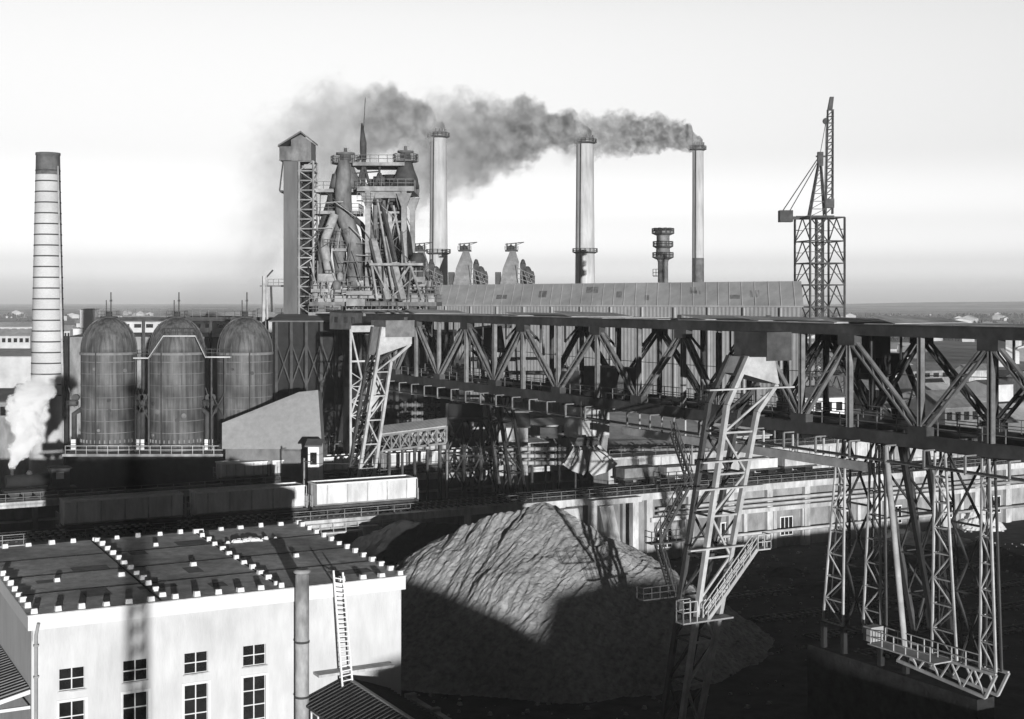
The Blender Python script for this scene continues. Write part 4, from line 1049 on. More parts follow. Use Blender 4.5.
m.prism([p+V((0,.36,-.25)) for p in fr[2:]]+[fr[0]+V((0,.36,0)),fr[1]+V((0,.36,0))], (0,3.0,0)); m.build('wall', M['brickwall'], sk)
shed('small_hut', 'small pale hut beside the foot of the left crane leg', 'hut', 308, 319, 446, 191, 4, .6, 0, 'cloth', 'roofdark', wins=1, z0=0)
shed('stock_house', 'black sooty stock house at the foot of the hoist tower', 'building', 272, 343, 322, 224, 8, 1.0, 0, 'black', 'roofdark', gable=False)  # black block added to stand in for shade before the hoist shaft
shed('side_shed', 'grey shed with small windows between the stoves and the hoist tower', 'shed', 262, 290, 358, 245, 10, 2, 0, 'dirty_concrete', 'roof_pale', wins=3)
m = MB()
for i, px in enumerate((276, 291, 306, 321, 336)):
    p = P(px, 322, 222.8); m.bar(V((p.x,p.y,0)), p, .45)
    if i: m.bar(V((p.x,p.y,22)), V((p.x-2.4,p.y,29)), .2); m.bar(V((p.x-2.4,p.y,22)), V((p.x,p.y,29)), .2); m.bar(V((p.x,p.y,18)), V((p.x-2.4,p.y,18)), .3)
m.thing('column_frame', M['dark'], 'dark braced steel frame before the black stock house', 'steel frame')
shed('pale_shed', 'low shed with plain pale wall seen under the middle of the bridge', 'shed', 492, 528, 427, 213, 9, 1.6, 0, 'concrete', 'roofdark', wins=0)
shed('corrugated_shed', 'wide shed with sloping pale corrugated roof behind the grab bucket', 'shed', 603, 722, 446, 214, 22, 3.2, math.radians(8), 'dirty_concrete', 'roof_pale', gable=False, wins=5)
shed('windowed_shed', 'low shed with a dark window row behind the right of the pale corrugated roof', 'shed', 690, 760, 432, 246, 12, 2.5, math.radians(12), 'concrete', 'roof_pale', wins=6)
shed('long_shed', 'long low shed with pale wall between the bridge posts at the right', 'shed', 792, 850, 398, 262, 9, 1.5, math.radians(15), 'cloth', 'roofdark', wins=5)
shed('brick_shed', 'dark brick gable shed with bright window row near the right frame edge', 'shed', 945, 990, 408, 275, 12, 3.0, math.radians(25), 'brickwall', 'dirtyroof', wins=4)
# dark loading tower under the bridge and pipework
ltw = T('loading_tower', 'black braced loading tower below the left half of the bridge', 'tower', V((P(472,0,208).x, 210, 0)))
m = MB(); wbox(m, 448, 482, 404, 422, 206, 5); wbox(m, 454, 470, 422.5, 438, 207, 3); m.build('bin', M['black'], ltw)
for px in (447, 464, 481, 497):
    for dy in (206.4, 211.5):
        p = P(px,402,dy); m = MB(); m.bar(V((p.x,dy,0)), V((p.x,dy,p.z-.2)), .45); m.build('post', M['dark'], ltw)
m = MB()
for k in range(3):
    for (x0_,x1_) in ((447,464),(464,481),(481,497)):
        a, b = P(x0_,0,206.1).x, P(x1_,0,206.1).x; z0, z1 = 2+k*5.6, 7+k*5.6
        m.bar(V((a,206.1,z0)), V((b,206.1,z1)), .22); m.bar(V((b,206.1,z0)), V((a,206.1,z1)), .22); m.bar(V((a,206.1,z1)), V((b,206.1,z1)), .3)
m.build('brace', M['dark'], ltw)
def pipes(label, px0, px1, ys, d, r, mt='steel', posts=4, name='pipe_rack'):
    t = T(name, label, 'pipe rack', V((P((px0+px1)/2,0,d).x, d, 0)))
    for y in ys:
        a, b = P(px0,y,d), P(px1,y,d); m = MB(); m.tube([a,b], r, 10); m.build('pipe', M[mt], t)
        for k in range(posts*2):
            c = a.lerp(b, (k+.3)/(posts*2)); f = MB(); f.tube([c, c+V((.25,0,0))], r*1.35, 10); f.build('flange', M['midsteel'], t)
    for k in range(posts):
        x = P(px0+(px1-px0)*(k+.5)/posts,0,d).x; m = MB(); m.bar(V((x,d+.1,0)), V((x,d+.1,P(0,min(ys),d).z+.6)), .3); m.build('post', M['dark'], t)
    return t
pipes('rack of pale pipes left of the dark loading tower', 396, 446, (434,440,447), 196, .35)
pipes('rack of pale pipes right of the dark loading tower', 498, 566, (449,456,463), 200, .3, posts=5)
pipes('rack of pipes in front of the pale corrugated roof', 612, 720, (450,457), 205, .3, 'midsteel', 6)
pipes('thin pipes under the left end of the bridge', 400, 440, (405,413,420), 222, .3, 'midsteel', 4)
# conveyor truss near the left leg
cvt = T('conveyor_gallery', 'low grey truss conveyor gallery right of the left crane leg', 'conveyor', V((P(410,0,194).x,194,0)))
a, b = P(382,451,194), P(446,443,194)
m = MB(); h = V((0,0,2.2))
for dy in (0, 2.4):
    o = V((0,dy,0)); m.bar(a+o,b+o,.28); m.bar(a+h+o,b+h+o,.28)
    for k in range(7): p, q = a.lerp(b,k/7)+o, a.lerp(b,(k+1)/7)+o; m.bar(p, q+h, .16); m.bar(q+h, q, .16); m.bar(p+h, q, .12)
m.build('truss', M['midsteel'], cvt)
m = MB(); t1 = V((0,-.3,.15)); m.hexa([a+h+t1,b+h+t1,b+h+V((0,2.7,.15)),a+h+V((0,2.7,.15)),a+h+t1+V((0,0,.15)),b+h+t1+V((0,0,.15)),b+h+V((0,2.7,1.2)),a+h+V((0,2.7,1.2))]); m.build('roof', M['roof_pale'], cvt)
for k in (.1,.5,.9):
    p = a.lerp(b,k); m = MB(); m.bar(V((p.x,195.2,0)), V((p.x,195.2,p.z)), .35); m.build('post', M['dark'], cvt)
# dense pipework at the furnace foot under the bridge
fp = T('furnace_pipework', 'tangled pale pipes and stagings at the furnace foot behind the left half of the bridge', 'pipework', V((P(450,0,238).x,238,0)))
rp_ = random.Random(11)
for i in range(75):
    px, py = rp_.uniform(404,600), rp_.uniform(322,440); d = rp_.uniform(226,246); p = P(px,py,d); m = MB(); t = rp_.random()
    if t < .3: m.tube([p, p+V((rp_.uniform(3,9),0,0))], rp_.uniform(.15,.4), 8); nm = 'pipe'
    elif t < .6: m.bar(p, V((p.x+rp_.uniform(-.5,.5),p.y,max(0,p.z-rp_.uniform(4,12)))), rp_.uniform(.2,.5)); nm = 'staging_post'
    elif t < .8: m.bar(p, p+V((rp_.uniform(-4,4),0,-rp_.uniform(3,6))), .22); nm = 'staging_brace'
    else: s = rp_.uniform(.6,1.6); m.box(p.x-s,p.x+s,d,d+1.5,p.z-s*.6,p.z+s*.6); nm = 'duct'
    m.build(nm, M[rp_.choice(('steel','midsteel','midsteel','dark','dark'))], fp)
# ---------------------------------------------------------------- long casting hall behind the bridge
lh = T('long_hall', 'very long grey hall with sloping upper roof standing behind the bridge', 'building', V((18,296,0)))
e0, e1 = P(434,287,330), P(802,282.5,262); e0.z = e1.z = 39.3
uh = (e1-e0).normalized(); nh = V((.14, .99, 0))          # into the building
def hh(s, y, z): p = e0+(e1-e0)*s+nh*y; return V((p.x, p.y, z))
m = MB(); m.face([hh(0,0,0),hh(1,0,0),hh(1,0,34.6),hh(0,0,34.6)]); m.face([hh(1,0,0),hh(1,26,0),hh(1,26,34.6),hh(1,13,39.2),hh(1,0,34.6)]); m.face([hh(0,26,0),hh(0,0,0),hh(0,0,34.6),hh(0,13,39.2),hh(0,26,34.6)]); m.face([hh(1,26,0),hh(0,26,0),hh(0,26,34.6),hh(1,26,34.6)])
m.build('wall', M['hall'], lh)
m = MB()
for y0, y1 in ((-.6,6),(26.6,20)):
    m.hexa([hh(-.003,y0,34.6),hh(1.003,y0,34.6),hh(1.003,y1,39.4),hh(-.003,y1,39.4),hh(-.003,y0,34.9),hh(1.003,y0,34.9),hh(1.003,y1,39.7),hh(-.003,y1,39.7)])
m.hexa([hh(-.003,6,39.4),hh(1.003,6,39.4),hh(1.003,20,39.4),hh(-.003,20,39.4),hh(-.003,6,39.7),hh(1.003,6,39.7),hh(1.003,20,39.7),hh(-.003,20,39.7)])
m.build('roof', M['hallroof'], lh)
for k in range(34):
    s = (k+.5+R.uniform(-.06,.06))/34; m = MB(); m.bar(hh(s,-.62,34.93), hh(s,6.0,39.73), .16, .08); m.build('roof_seam', M['hallroof'], lh)
for k in range(9):
    s = R.uniform(.03,.95); m = MB(); y = R.uniform(.5,3.5); dy = R.uniform(1,2); sl = 4.8/6.6; z = lambda y: 34.92+(y+.6)*sl
    w_ = R.uniform(.01,.035); m.hexa([hh(s,y,z(y)),hh(s+w_,y,z(y)),hh(s+w_,y+dy,z(y+dy)),hh(s,y+dy,z(y+dy)),hh(s,y,z(y)+.05),hh(s+w_,y,z(y)+.05),hh(s+w_,y+dy,z(y+dy)+.05),hh(s,y+dy,z(y+dy)+.05)]); m.build('roof_patch', M[R.choice(('midsteel','hall'))], lh)
for s in (.06, .1, .45, .72, .93):
    m = MB(); p = hh(s,-.05,31.5); m.bar(p, p+V((0,0,1.5)), 1.0, .1, up=(0,1,0)); m.build('vent_opening', M['black'], lh)
for k in range(12):
    m = MB(); p0, p1 = hh(.04+k*.083,-.25,0), hh(.04+k*.083,-.25,34.5); m.bar(p0,p1,.4); m.build('pilaster', M['hall'], lh)
# ---------------------------------------------------------------- tall stacks
def stack(px, ptop, w0, w1, d, label, ring=None, dark=None):
    c = P(px,0,d); c.z = 0; h = P(0,ptop,d).z; r0, r1 = w1/2*d/F, w0/2*d/F
    r = T('tall_stack', label, 'chimney', c, 'tall smoking stacks')
    pr = lambda z: r0+(r1-r0)*z/h
    zs = [0]+[h*i/8 for i in range(1,8)]+[h-2.5]
    m = MB(); m.lathe(c, [(pr(z),z) for z in zs]+[(r1,h),(r1-.4,h),(r1-.5,h-3)], 36, cap=False); m.build('shaft', M['stack'], r)
    def gallery(z, rr):
        m = MB(); m.lathe(c, [(rr,z-.6),(rr+1.1,z-.1),(rr+1.1,z+.1),(rr,z+.1)], 36, cap=False); g_ = m.build('gallery', M['dark'], r)
        m = MB(); m.rail([c+V((math.cos(t)*(rr+1), math.sin(t)*(rr+1), z)) for t in [i*math.pi/8 for i in range(17)]], 1.2, 1.2, .14); m.build('railing', M['dark'], g_)
    gallery(h-1.6, r1)
    if ring: gallery(P(0,ring,d).z, pr(P(0,ring,d).z))
    m = MB(); m.lathe(c, [(r1+.02,h-1.2),(r1+.25,h-.9),(r1+.25,h+.05),(r1-.3,h+.1)], 36, cap=False)
    for k in range(14):
        t = 2*math.pi*k/14; q = c+V((math.cos(t)*r1, math.sin(t)*r1, h)); m.bar(q, q+V((0,0,.9)), .5)
    m.build('crown', M['midsteel'], r)
    if dark:
        z0, z1 = P(0,dark[1],d).z, P(0,dark[0],d).z; m = MB(); m.lathe(c, [(pr(z0)+.03,max(0,z0)),(pr(z1)+.03,z1)], 36, cap=False); m.build('dark_band', M['sooty_brick'], r)
    m = MB(); x = c.x-r0*.55; m.bar((x,d-r0*.86-.1,20),(c.x-r1*.55,d-r1*.86-.1,h-2), .3); m.build('ladder', M['dark'], r)
    return c, h
S1 = stack(438.5, 132, 16, 21, 470, 'pale tall stack just right of the blast furnace, leftmost of the smoking three', 253)
S2 = stack(585, 138, 17, 22, 480, 'pale tall stack with a mid height gallery, middle of the smoking three', 252)
S3 = stack(698, 145, 11, 12.5, 500, 'thinner stack with dark lower band, rightmost of the smoking three', None, (258, 300))
# ---------------------------------------------------------------- far furnaces and vent tower
def far_furnace(px, label, d=440):
    r = T('far_furnace', label, 'blast furnace', V((P(px,0,d).x,d+4,0)), 'far blast furnaces')
    q = lambda x, y, dy=0: P(px+x, y, d)+V((0,dy,0))
    m = MB(); m.prism([q(-12,290),q(-8,268),q(-1,251),q(4,249),q(8,262),q(6,290)], (0,5,0)); m.build('downcomer', M['midsteel'], r)
    m = MB(); a, b = q(-16,290), q(-10,272); m.box(a.x,b.x,d+1,d+6,0,b.z); m.build('dust_house', M['dark'], r)
    for x0,x1,y in ((9,15,264),(12,21,271),(19,24,276)):
        m = MB(); a, b = q(x0,290), q(x1,y); m.box(a.x,b.x,d,d+4,0,b.z); m.lathe(V(((a.x+b.x)/2,d+2,b.z)), [((b.x-a.x)*.5,0),((b.x-a.x)*.3,1.2),(.3,1.6)], 12); m.build('dust_catcher', M['dark'], r)
    m = MB(); a, b = q(-6,251), q(7,251); m.box(a.x,b.x,d-.5,d+6,a.z,a.z+.4); m.rail([(a.x,d-.4,a.z+.4),(b.x,d-.4,a.z+.4)],1.2,1,.14); m.build('top_platform', M['dark'], r)
    m = MB()
    for x in (-4,0,5): m.bar(q(x,251,2), q(x,243,2), .35)
    m.bar(q(-6,244,2), q(13,242,2), .3); m.bar(q(2,246,2), q(13,242,2), .15); m.lathe(q(0,251,2), [(1.4,0),(1.2,1.4),(.3,2)], 10); m.build('top_gear', M['dark'], r)
    m = MB()
    for k in range(4): m.bar(q(8+k*5,290-k,-.5), q(5+k*4,265+k*3,-.5), .25); m.bar(q(6,268+k*5,-.5), q(24,276+k*4,-.5), .25)
    m.build('bracing', M['midsteel'], r)
far_furnace(464, 'small far furnace just right of the leftmost smoking stack')
far_furnace(511, 'small far furnace left of the middle smoking stack')
far_furnace(419, 'small far furnace half hidden behind the big blast furnace')
vt2 = T('vent_tower', 'short stout tower ringed by three railed platforms left of the thin stack', 'tower', V((P(663,0,400).x,400,0)))
c = V((P(663,0,400).x,400,0)); zz = lambda y: P(0,y,400).z
m = MB(); m.lathe(c, [(1.5,0),(1.5,zz(262)),(2.2,zz(256)),(1.9,zz(245)),(1.9,zz(236)),(2.5,zz(233)),(2.5,zz(231))], 20); m.build('shaft', M['midsteel'], vt2)
for y, rr in ((233,3.3),(246,3.0),(257,3.1)):
    m = MB(); m.lathe(c, [(1.8,zz(y)-.8),(rr,zz(y)-.2),(rr,zz(y)),(1.8,zz(y))], 20, cap=False); pf_ = m.build('platform', M['dark'], vt2)
    m = MB(); m.rail([c+V((math.cos(t)*rr*.97, math.sin(t)*rr*.97, zz(y))) for t in [i*math.pi/7 for i in range(15)]], 1.3, 1.3, .16); m.build('railing', M['dark'], pf_)
m = MB()
for k in range(9):
    t = 2*math.pi*k/9; q = c+V((math.cos(t)*2.4, math.sin(t)*2.4, zz(231))); m.bar(q, q+V((0,0,.9)), .7)
m.build('crown', M['dark'], vt2)
m = MB(); a, b = P(653,276,400), P(659,276,400); m.rail([a,b],2,1,.15); m.bar(a,b,.3); m.build('side_landing', M['dark'], vt2)
# ---------------------------------------------------------------- derrick on its scaffold tower
DD = 300.0
dk = T('derrick_crane', 'tall derrick crane with upright jib on a square scaffold tower at the right', 'crane', V((P(820,0,DD).x, DD, 0)))
half = 4.45; cx = P(819.5,0,DD).x; th_ = math.radians(12)
corner = [V((cx+half*(math.cos(th_)*sx_-math.sin(th_)*sy_)*.9, DD+half*(math.sin(th_)*sx_+math.cos(th_)*sy_)*.9, 0)) for sx_, sy_ in ((-1,-1),(1,-1),(1,1),(-1,1))]
ztop = P(0,218,DD).z; lv = [P(0,y,DD).z for y in (218,241.5,263.5,285,307,329,352,375,400,430)]+[0]
for q in corner:
    m = MB(); m.bar(q, q+V((0,0,ztop)), .36); m.build('corner_post', M['dark'], dk)
m = MB()
for i in range(4):
    p, q = corner[i], corner[(i+1)%4]; mid = (p+q)/2
    for z1, z0 in zip(lv, lv[1:]):
        Z1, Z0 = V((0,0,z1)), V((0,0,z0)); m.bar(p+Z1, q+Z1, .26)
        m.bar(mid+Z1, p+Z0, .2); m.bar(mid+Z1, q+Z0, .2); h2 = (Z1+Z0)/2; m.bar((mid+p)/2+h2, p+h2*1+V((0,0,0)), .12); m.bar((mid+q)/2+h2, q+h2, .12)
m.build('scaffold_bracing', M['dark'], dk)
m = MB(); z = 0
for x in (-.7,.7):
    for y in (-.7,.7): m.bar((cx+x,DD+y,0),(cx+x,DD+y,ztop), .26)
z = 0
while z < ztop-1:
    for y in (-.7,.7): m.bar((cx-.7,DD+y,z),(cx+.7,DD+y,z+1.4),.14); m.bar((cx+.7,DD+y,z),(cx-.7,DD+y,z+1.4),.14)
    z += 1.4
m.build('core_mast', M['dark'], dk)
m = MB(); dkq = lambda x, y, dy=0: P(x,y,DD)+V((0,dy,0))
m.bar(dkq(782,218), dkq(834,218), .6, .7); m.bar(dkq(797,216.5,1), dkq(832,216.5,1), .4); m.box(dkq(806,0).x,dkq(833,0).x,DD-1.2,DD+1.2,ztop+.1,ztop+.5); m.build('slew_platform', M['dark'], dk)
m = MB(); a, b = dkq(779,222), dkq(792,210.5); m.box(a.x,b.x,DD-1.2,DD+1.2,a.z,b.z); m.build('counterweight', M['dark'], dk)
m = MB(); ap = dkq(820,155)
for x, dy in ((809,-1.1),(809,1.1),(825,-1.1),(825,1.1)): m.bar(dkq(x,217,dy), ap+V((0,dy*.25,0)), .3)
for k in range(1,8):
    t = k/8; l, r_ = dkq(809,217,-1.1).lerp(ap,t), dkq(825,217,-1.1).lerp(ap,t); l2, r2 = dkq(809,217,-1.1).lerp(ap,t-.12), dkq(825,217,-1.1).lerp(ap,t-.12)
    m.bar(l, r_, .14); m.bar(l2, r_, .12)
m.bar(ap+V((-.9,0,-.3)), ap+V((1.2,0,-.3)), .35); a, b = dkq(817.5,166), dkq(823,152); m.box(a.x,b.x,DD-.5,DD+.5,a.z,b.z); m.build('mast_frame', M['dark'], dk)
m = MB()
for x in (.0, .7):
    m.bar(dkq(783,210.5,x-.35), ap+V((-.3,x-.35,-.5)), .13); m.bar(dkq(790,210.5,x-.35), ap+V((-.3,x-.35,-1.2)), .1)
m.build('back_stay', M['dark'], dk)
m = MB()
for x in (-.75,.75):
    for y in (-.6,.6): m.bar(dkq(829,214,y)+V((x,0,0)), dkq(830.3,110,y*.6)+V((x*.75,0,0)), .2)
for k in range(16):
    a, b = dkq(829,214).lerp(dkq(830.3,110),k/16), dkq(829,214).lerp(dkq(830.3,110),(k+1)/16)
    for y in (-.55,.55): m.bar(a+V((-.75,y,0)), b+V((.7,y,0)), .12); m.bar(b+V((-.7,y,0)), b+V((.7,y,0)), .12)
m.prism([dkq(827.5,110,-.5),dkq(832,110,-.5),dkq(833.5,97,-.5),dkq(830,97,-.5)], (0,1,0)); m.tube([dkq(826,121,-.2),dkq(826,121,.4)], .7, 12); m.build('jib', M['dark'], dk)
m = MB(); a, b = dkq(824,208), dkq(833,199); m.box(a.x,b.x,DD-1.3,DD+.9,a.z,b.z); m.build('driver_cab', M['dark'], dk)
m = MB(); m.bar(dkq(831.5,97), dkq(833,214), .1); m.bar(dkq(826,121), ap, .1); m.bar(dkq(826,121), dkq(824,205), .08); m.build('rope', M['dark'], dk)
# ---------------------------------------------------------------- works yard to the right, behind the bridge
ry = random.Random(5)
n_ = 0
for i in range(84):
    d = 235*(620/235)**(ry.random()**1.4); px = ry.uniform(670,1060)
    x = (px-512)/F*d
    if d < 345 and x < 68: continue
    zt2 = ry.uniform(3.5,9); py = HZ+(HC-zt2)*F/d; wpx = ry.uniform(6,20)*F/d
    rm = ry.choice(('roof_pale','roofdark','dirtyroof','roof_pale'))
    wm = ry.choice(('house','dirty_concrete','brickwall','concrete'))
    lab = ('yard shed with pale roof' if rm == 'roof_pale' else 'yard shed with dark roof' if rm == 'roofdark' else 'yard shed with grimy grey roof')+(' and pale wall' if wm in ('house','concrete') else ' and drab wall')+' behind the right of the bridge'
    shed('yard_shed', lab, 'shed', px-wpx/2, px+wpx/2, py, d, ry.uniform(7,14), ry.uniform(1.2,3), AX if ry.random()<.7 else AX-math.pi/2*.0, wm, rm, group=lab[:-len(' behind the right of the bridge')]+'s', wins=ry.choice((0,4,6)))
def rack(p0, p1, h, label):
    p0, p1 = V(p0), V(p1); t = T('pipe_trestle', label, 'pipe trestle', (p0+p1)/2)
    n = max(3, round((p1-p0).length/7))
    for k in range(n+1):
        c = p0.lerp(p1,k/n); m = MB(); m.bar(c, c+V((0,0,h+1)), .4); m.build('post', M['dark'], t)
    for k in range(3):
        m = MB(); o = V((0,k*.9-.9,h-k*.9+.9)); m.tube([p0+o,p1+o], .38, 8); m.build('pipe', M[('steel','midsteel','steel')[k]], t)
rack(W(128,196), W(190,196), 9, 'pipe trestle with pale pipes across the yard just behind the long pale gallery wall')
rack(W(120,235), W(215,235), 12, 'taller pipe trestle crossing the yard further back at the right')
rack(W(150,210), W(150,300), 8, 'pipe trestle running away from the viewer through the right yard')
for i, (a, b, h, r_) in enumerate(((142,206,9,2.6),(148,207,9,2.6),(168,222,14,3.2))):
    m = MB(); c = W(a,b); m.lathe(c, [(r_,0),(r_,h),(r_*.7,h+1.2),(.3,h+1.7)], 24); m.rail([c+V((math.cos(t)*r_,math.sin(t)*r_,h)) for t in [k*math.pi/6 for k in range(13)]], 1.0, 1.4, .08)
    m.thing('storage_tank', M['midsteel' if i < 2 else 'steel'], ('left grimy','right grimy','taller pale')[i]+' round storage tank in the yard behind the right of the bridge', 'tank')
for i in range(9):
    c = W(130+i*9, 190+ (i%3)*14); m = MB(); m.bar(c, c+V((0,0,11)), .28); m.bar(c+V((-1,0,10.2)), c+V((1,0,10.2)), .16); m.bar(c+V((-.8,0,9.4)), c+V((.8,0,9.4)), .14)
    m.thing('utility_pole', M['dark'], 'dark wooden utility pole with cross arms in the right yard', 'pole', 'utility poles in the right yard')
# ---------------------------------------------------------------- left yard
shed('white_block', 'plain white tower like block between the chimney and the left stove', 'building', 80, 92.5, 310, 520, 10, .3, 0, 'white', 'roof_pale', gable=False)
shed('white_annexe', 'low white annexe at the foot of the plain white block', 'building', 73, 84, 329, 515, 8, .3, 0, 'white', 'roof_pale', gable=False)
shed('grey_hall', 'flat grey hall behind the left stove and the chimney', 'building', 68, 300, 338, 262, 14, .5, 0, 'dirty_concrete', 'dirtyroof', gable=False)
shed('pale_hall', 'pale flat hall left of the banded chimney', 'building', -30, 32, 357, 330, 20, 1.5, 0, 'house', 'roof_pale', wins=0)
shed('left_shed', 'low grey shed behind the steam locomotive', 'shed', -20, 26, 402, 262, 14, 2.0, 0, 'dirty_concrete', 'roofdark', wins=5)
for i, (x0, x1, y, d) in enumerate(((120,262,322,620),(-40,30,336,560),(34,70,331,640),(-60,34,327,760),(205,300,317,800))):
    shed('long_white_building', ('long white building behind the stove domes','long white building left of the chimney, nearest of its row','short white building right of the chimney','long white building left of the chimney, further off','long white building left of the hoist tower')[i], 'building', x0, x1, y, d, 12, 2.5, 0, 'house', 'roof_pale', wins=12)
m = MB(); p = P(66,336,256); m.bar(V((p.x,p.y,0)), p, .7); m.thing('dark_post', M['black'], 'dark steel post close to the right of the banded chimney', 'post')
# locomotive on the rear trestle
lo_ = T('steam_locomotive', 'dark steam locomotive on the rear trestle at the left', 'locomotive', W(33.5,BS,9.56))
z9 = 9.56
m = MB(); m.tube([W(28.6,BS,z9+2.3), W(34.2,BS,z9+2.3)], .85, 20); m.build('boiler', M['black'], lo_)
m = MB(); m.lathe(W(29.4,BS,z9+3.05), [(.28,0),(.24,.4),(.34,1.0),(.36,1.1)], 14); m.build('chimney', M['dark'], lo_)
m = MB(); m.lathe(W(31.6,BS,z9+3.05), [(.42,0),(.42,.3),(.2,.6)], 14); m.build('dome', M['dark'], lo_)
m = MB(); m.pbox(34.21,36.6,BS-1.35,BS+1.35,z9+1.2,z9+3.7); cbx = m.build('cab', M['dark'], lo_)
m = MB(); m.pbox(34.0,36.9,BS-1.5,BS+1.5,z9+3.71,z9+3.85); m.build('roof', M['black'], cbx)
m = MB(); m.pbox(34.8,35.8,BS-1.38,BS-1.352,z9+2.4,z9+3.3); m.build('window', M['cloth'], cbx)
m = MB(); m.pbox(28.2,37.6,BS-1.2,BS+1.2,z9+.9,z9+1.18); m.build('frame', M['black'], lo_)
for a in (29.6,31.2,32.8,35.6):
    for s in (-1,1):
        m = MB(); m.tube([W(a,BS+s*.72,z9+.6), W(a,BS+s*.9,z9+.6)], .58, 18); m.build('wheel', M['dark'], lo_)
# ---------------------------------------------------------------- far plain: houses, tree belts, poles
hm_ = MB(); hm_.box(-4,4,-4,4,0,5); 
for s in (0,): hm_.face([(-4,-4,5),(4,-4,5),(0,-4,7.2)]); hm_.face([(-4,4,5),(4,4,5),(0,4,7.2)]); hm_.face([(-4.3,-4.3,4.85),(-4.3,4.3,4.85),(0,4.3,7.3),(0,-4.3,7.3)]); hm_.face([(4.3,-4.3,4.85),(4.3,4.3,4.85),(0,4.3,7.3),(0,-4.3,7.3)])
rf = random.Random(21); first = None
for i in range(150):
    left = i % 3 != 2
    d = 700*(3200/700)**rf.random(); px = rf.uniform(-20,430) if left else rf.uniform(800,1050)
    if first is None: o = hm_.build('far_house', M['house'], None, (0,0,0)); first = o
    else: o = first.copy(); COL.objects.link(o)
    o.location = ((px-512)/F*d, d, .3); o.rotation_euler = (0,0,rf.uniform(0,6.28)); s = rf.uniform(.9,1.6); o.scale = (s*rf.uniform(1,3), s, s*rf.uniform(.8,1.2))
    side = 'left' if left else 'right'
    setp(o, 'tiny pale house far out on the plain at the '+side, 'house', 'tiny far houses at the '+side)
rt = random.Random(4); m = MB()
for i in range(1500):
    k = rt.choice((0,0,1,2,3)); d = (1250,1900,2600,900)[k]+rt.uniform(-60,60); px = rt.uniform(800,1060) if k != 3 else rt.uniform(-40,430)
    if k in (1,2) and rt.random() < .5: px = rt.uniform(-40,800)
    c = V(((px-512)/F*d, d, 0)); h = rt.uniform(4,9)*(d/1300)**.5; 
    for j in range(5):
        q = c+V((rt.uniform(-1,1)*h*.3, rt.uniform(-1,1)*h*.3, h*rt.uniform(.45,.85))); s = h*rt.uniform(.1,.22)
        a0 = rt.uniform(0,6.28); m.hexa([q+V((math.cos(a0+t)*s, math.sin(a0+t)*s, -s)) for t in (0,1.57,3.14,4.71)]+[q+V((math.cos(a0+t)*s*.5, math.sin(a0+t)*s*.5, s)) for t in (.3,1.8,3.4,5.0)])
    m.bar(c, c+V((0,0,h*.6)), h*.05)
setp(m.build('tree_belt', M['scrub']), 'dark bare tree belts on the far plain', kind='stuff')
# low scrub and rubble of the yard at right, pale heap
def heap(label, px, py, z, r_, h, mt, name='spoil_heap'):
    c = G(px,py,z); m = MB(); n = 22
    H = [[V((c.x+r_*(2*i/n-1), c.y+r_*(2*j/n-1), z-.2+max(0, h*(1-math.hypot(2*i/n-1, 2*j/n-1))+ .25*h*noise.fractal(V((i*.35,j*.35,px)),1,2,4)))) for j in range(n+1)] for i in range(n+1)]
    for i in range(n):
        for j in range(n): m.face([H[i][j],H[i+1][j],H[i+1][j+1],H[i][j+1]])
    m.thing(name, M[mt], label, 'heap')
heap('pale heap of rubble at the far right edge of the dark yard', 978, 527, 0, 4.5, 3.4, 'white')
heap('flat pale heap between the right support towers', 885, 532, 0, 6, 1.6, 'cloth')
heap('low grey spoil heap at the foot of the right gallery wall', 930, 540, 0, 7, 1.5, 'dirty_concrete')
for i in range(7):
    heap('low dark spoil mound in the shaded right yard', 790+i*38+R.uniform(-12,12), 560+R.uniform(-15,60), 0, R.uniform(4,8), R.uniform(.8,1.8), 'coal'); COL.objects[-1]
for o in bpy.data.objects:
    if o.get('label') == 'low dark spoil mound in the shaded right yard': o['group'] = 'dark spoil mounds'
# rail wall at the bottom right
m = MB(); m.pbox(60,140,62.0,63.2,0,5.6)
for i in range(18): m.pbox(61+i*4.4,61.5+i*4.4,63.21,63.6,0,5.4)
m.pbox(59.8,140.2,61.8,63.4,5.605,5.95)
m.thing('rail_wall', M['dirty_concrete'], 'low dark concrete rail wall across the bottom right corner', 'wall')
# ---------------------------------------------------------------- works buildings behind the viewer (they shade the yard)
def block_b(name, label, poly, y0, y1, mt='brickwall'):
    m = MB(); m.prism([(x,y0,z) for x,z in poly], (0,y1-y0,0)); return m.thing(name, M[mt], label, 'building')
block_b('machine_hall', 'long machine hall with sloping roof behind the viewer', [(34,0),(52.5,0),(52.5,10.8),(47,13.8),(41.5,15.6),(34,17.2)], -60, -40)
block_b('power_house', 'power house with stepped roof behind the viewer', [(53,0),(84,0),(84,11),(70.5,12.4),(68,15.8),(63,16.2),(58,16.4),(55,13)], -60, -40)
mst = T('lamp_mast', 'lattice lamp mast with a round top platform behind the viewer', 'mast', V((2.2,-6,0)))  # unseen mast without a lamp, built for its narrow shadow on the hall
m = MB()
for x in (-.5,.5):
    for y in (-.5,.5): m.bar((2.2+x,-6+y,0),(2.2+x,-6+y,31.5),.2)
for k in range(22):
    for y in (-.5,.5): m.bar((1.7,-6+y,k*1.4),(2.7,-6+y,k*1.4+1.4),.14)
m.build('lattice', M['dark'], mst)
m = MB(); m.lathe(V((2.2,-6,31.5)), [(.6,0),(1.3,.2),(1.3,2.1),(.4,2.3)], 16); m.build('platform', M['dark'], mst)

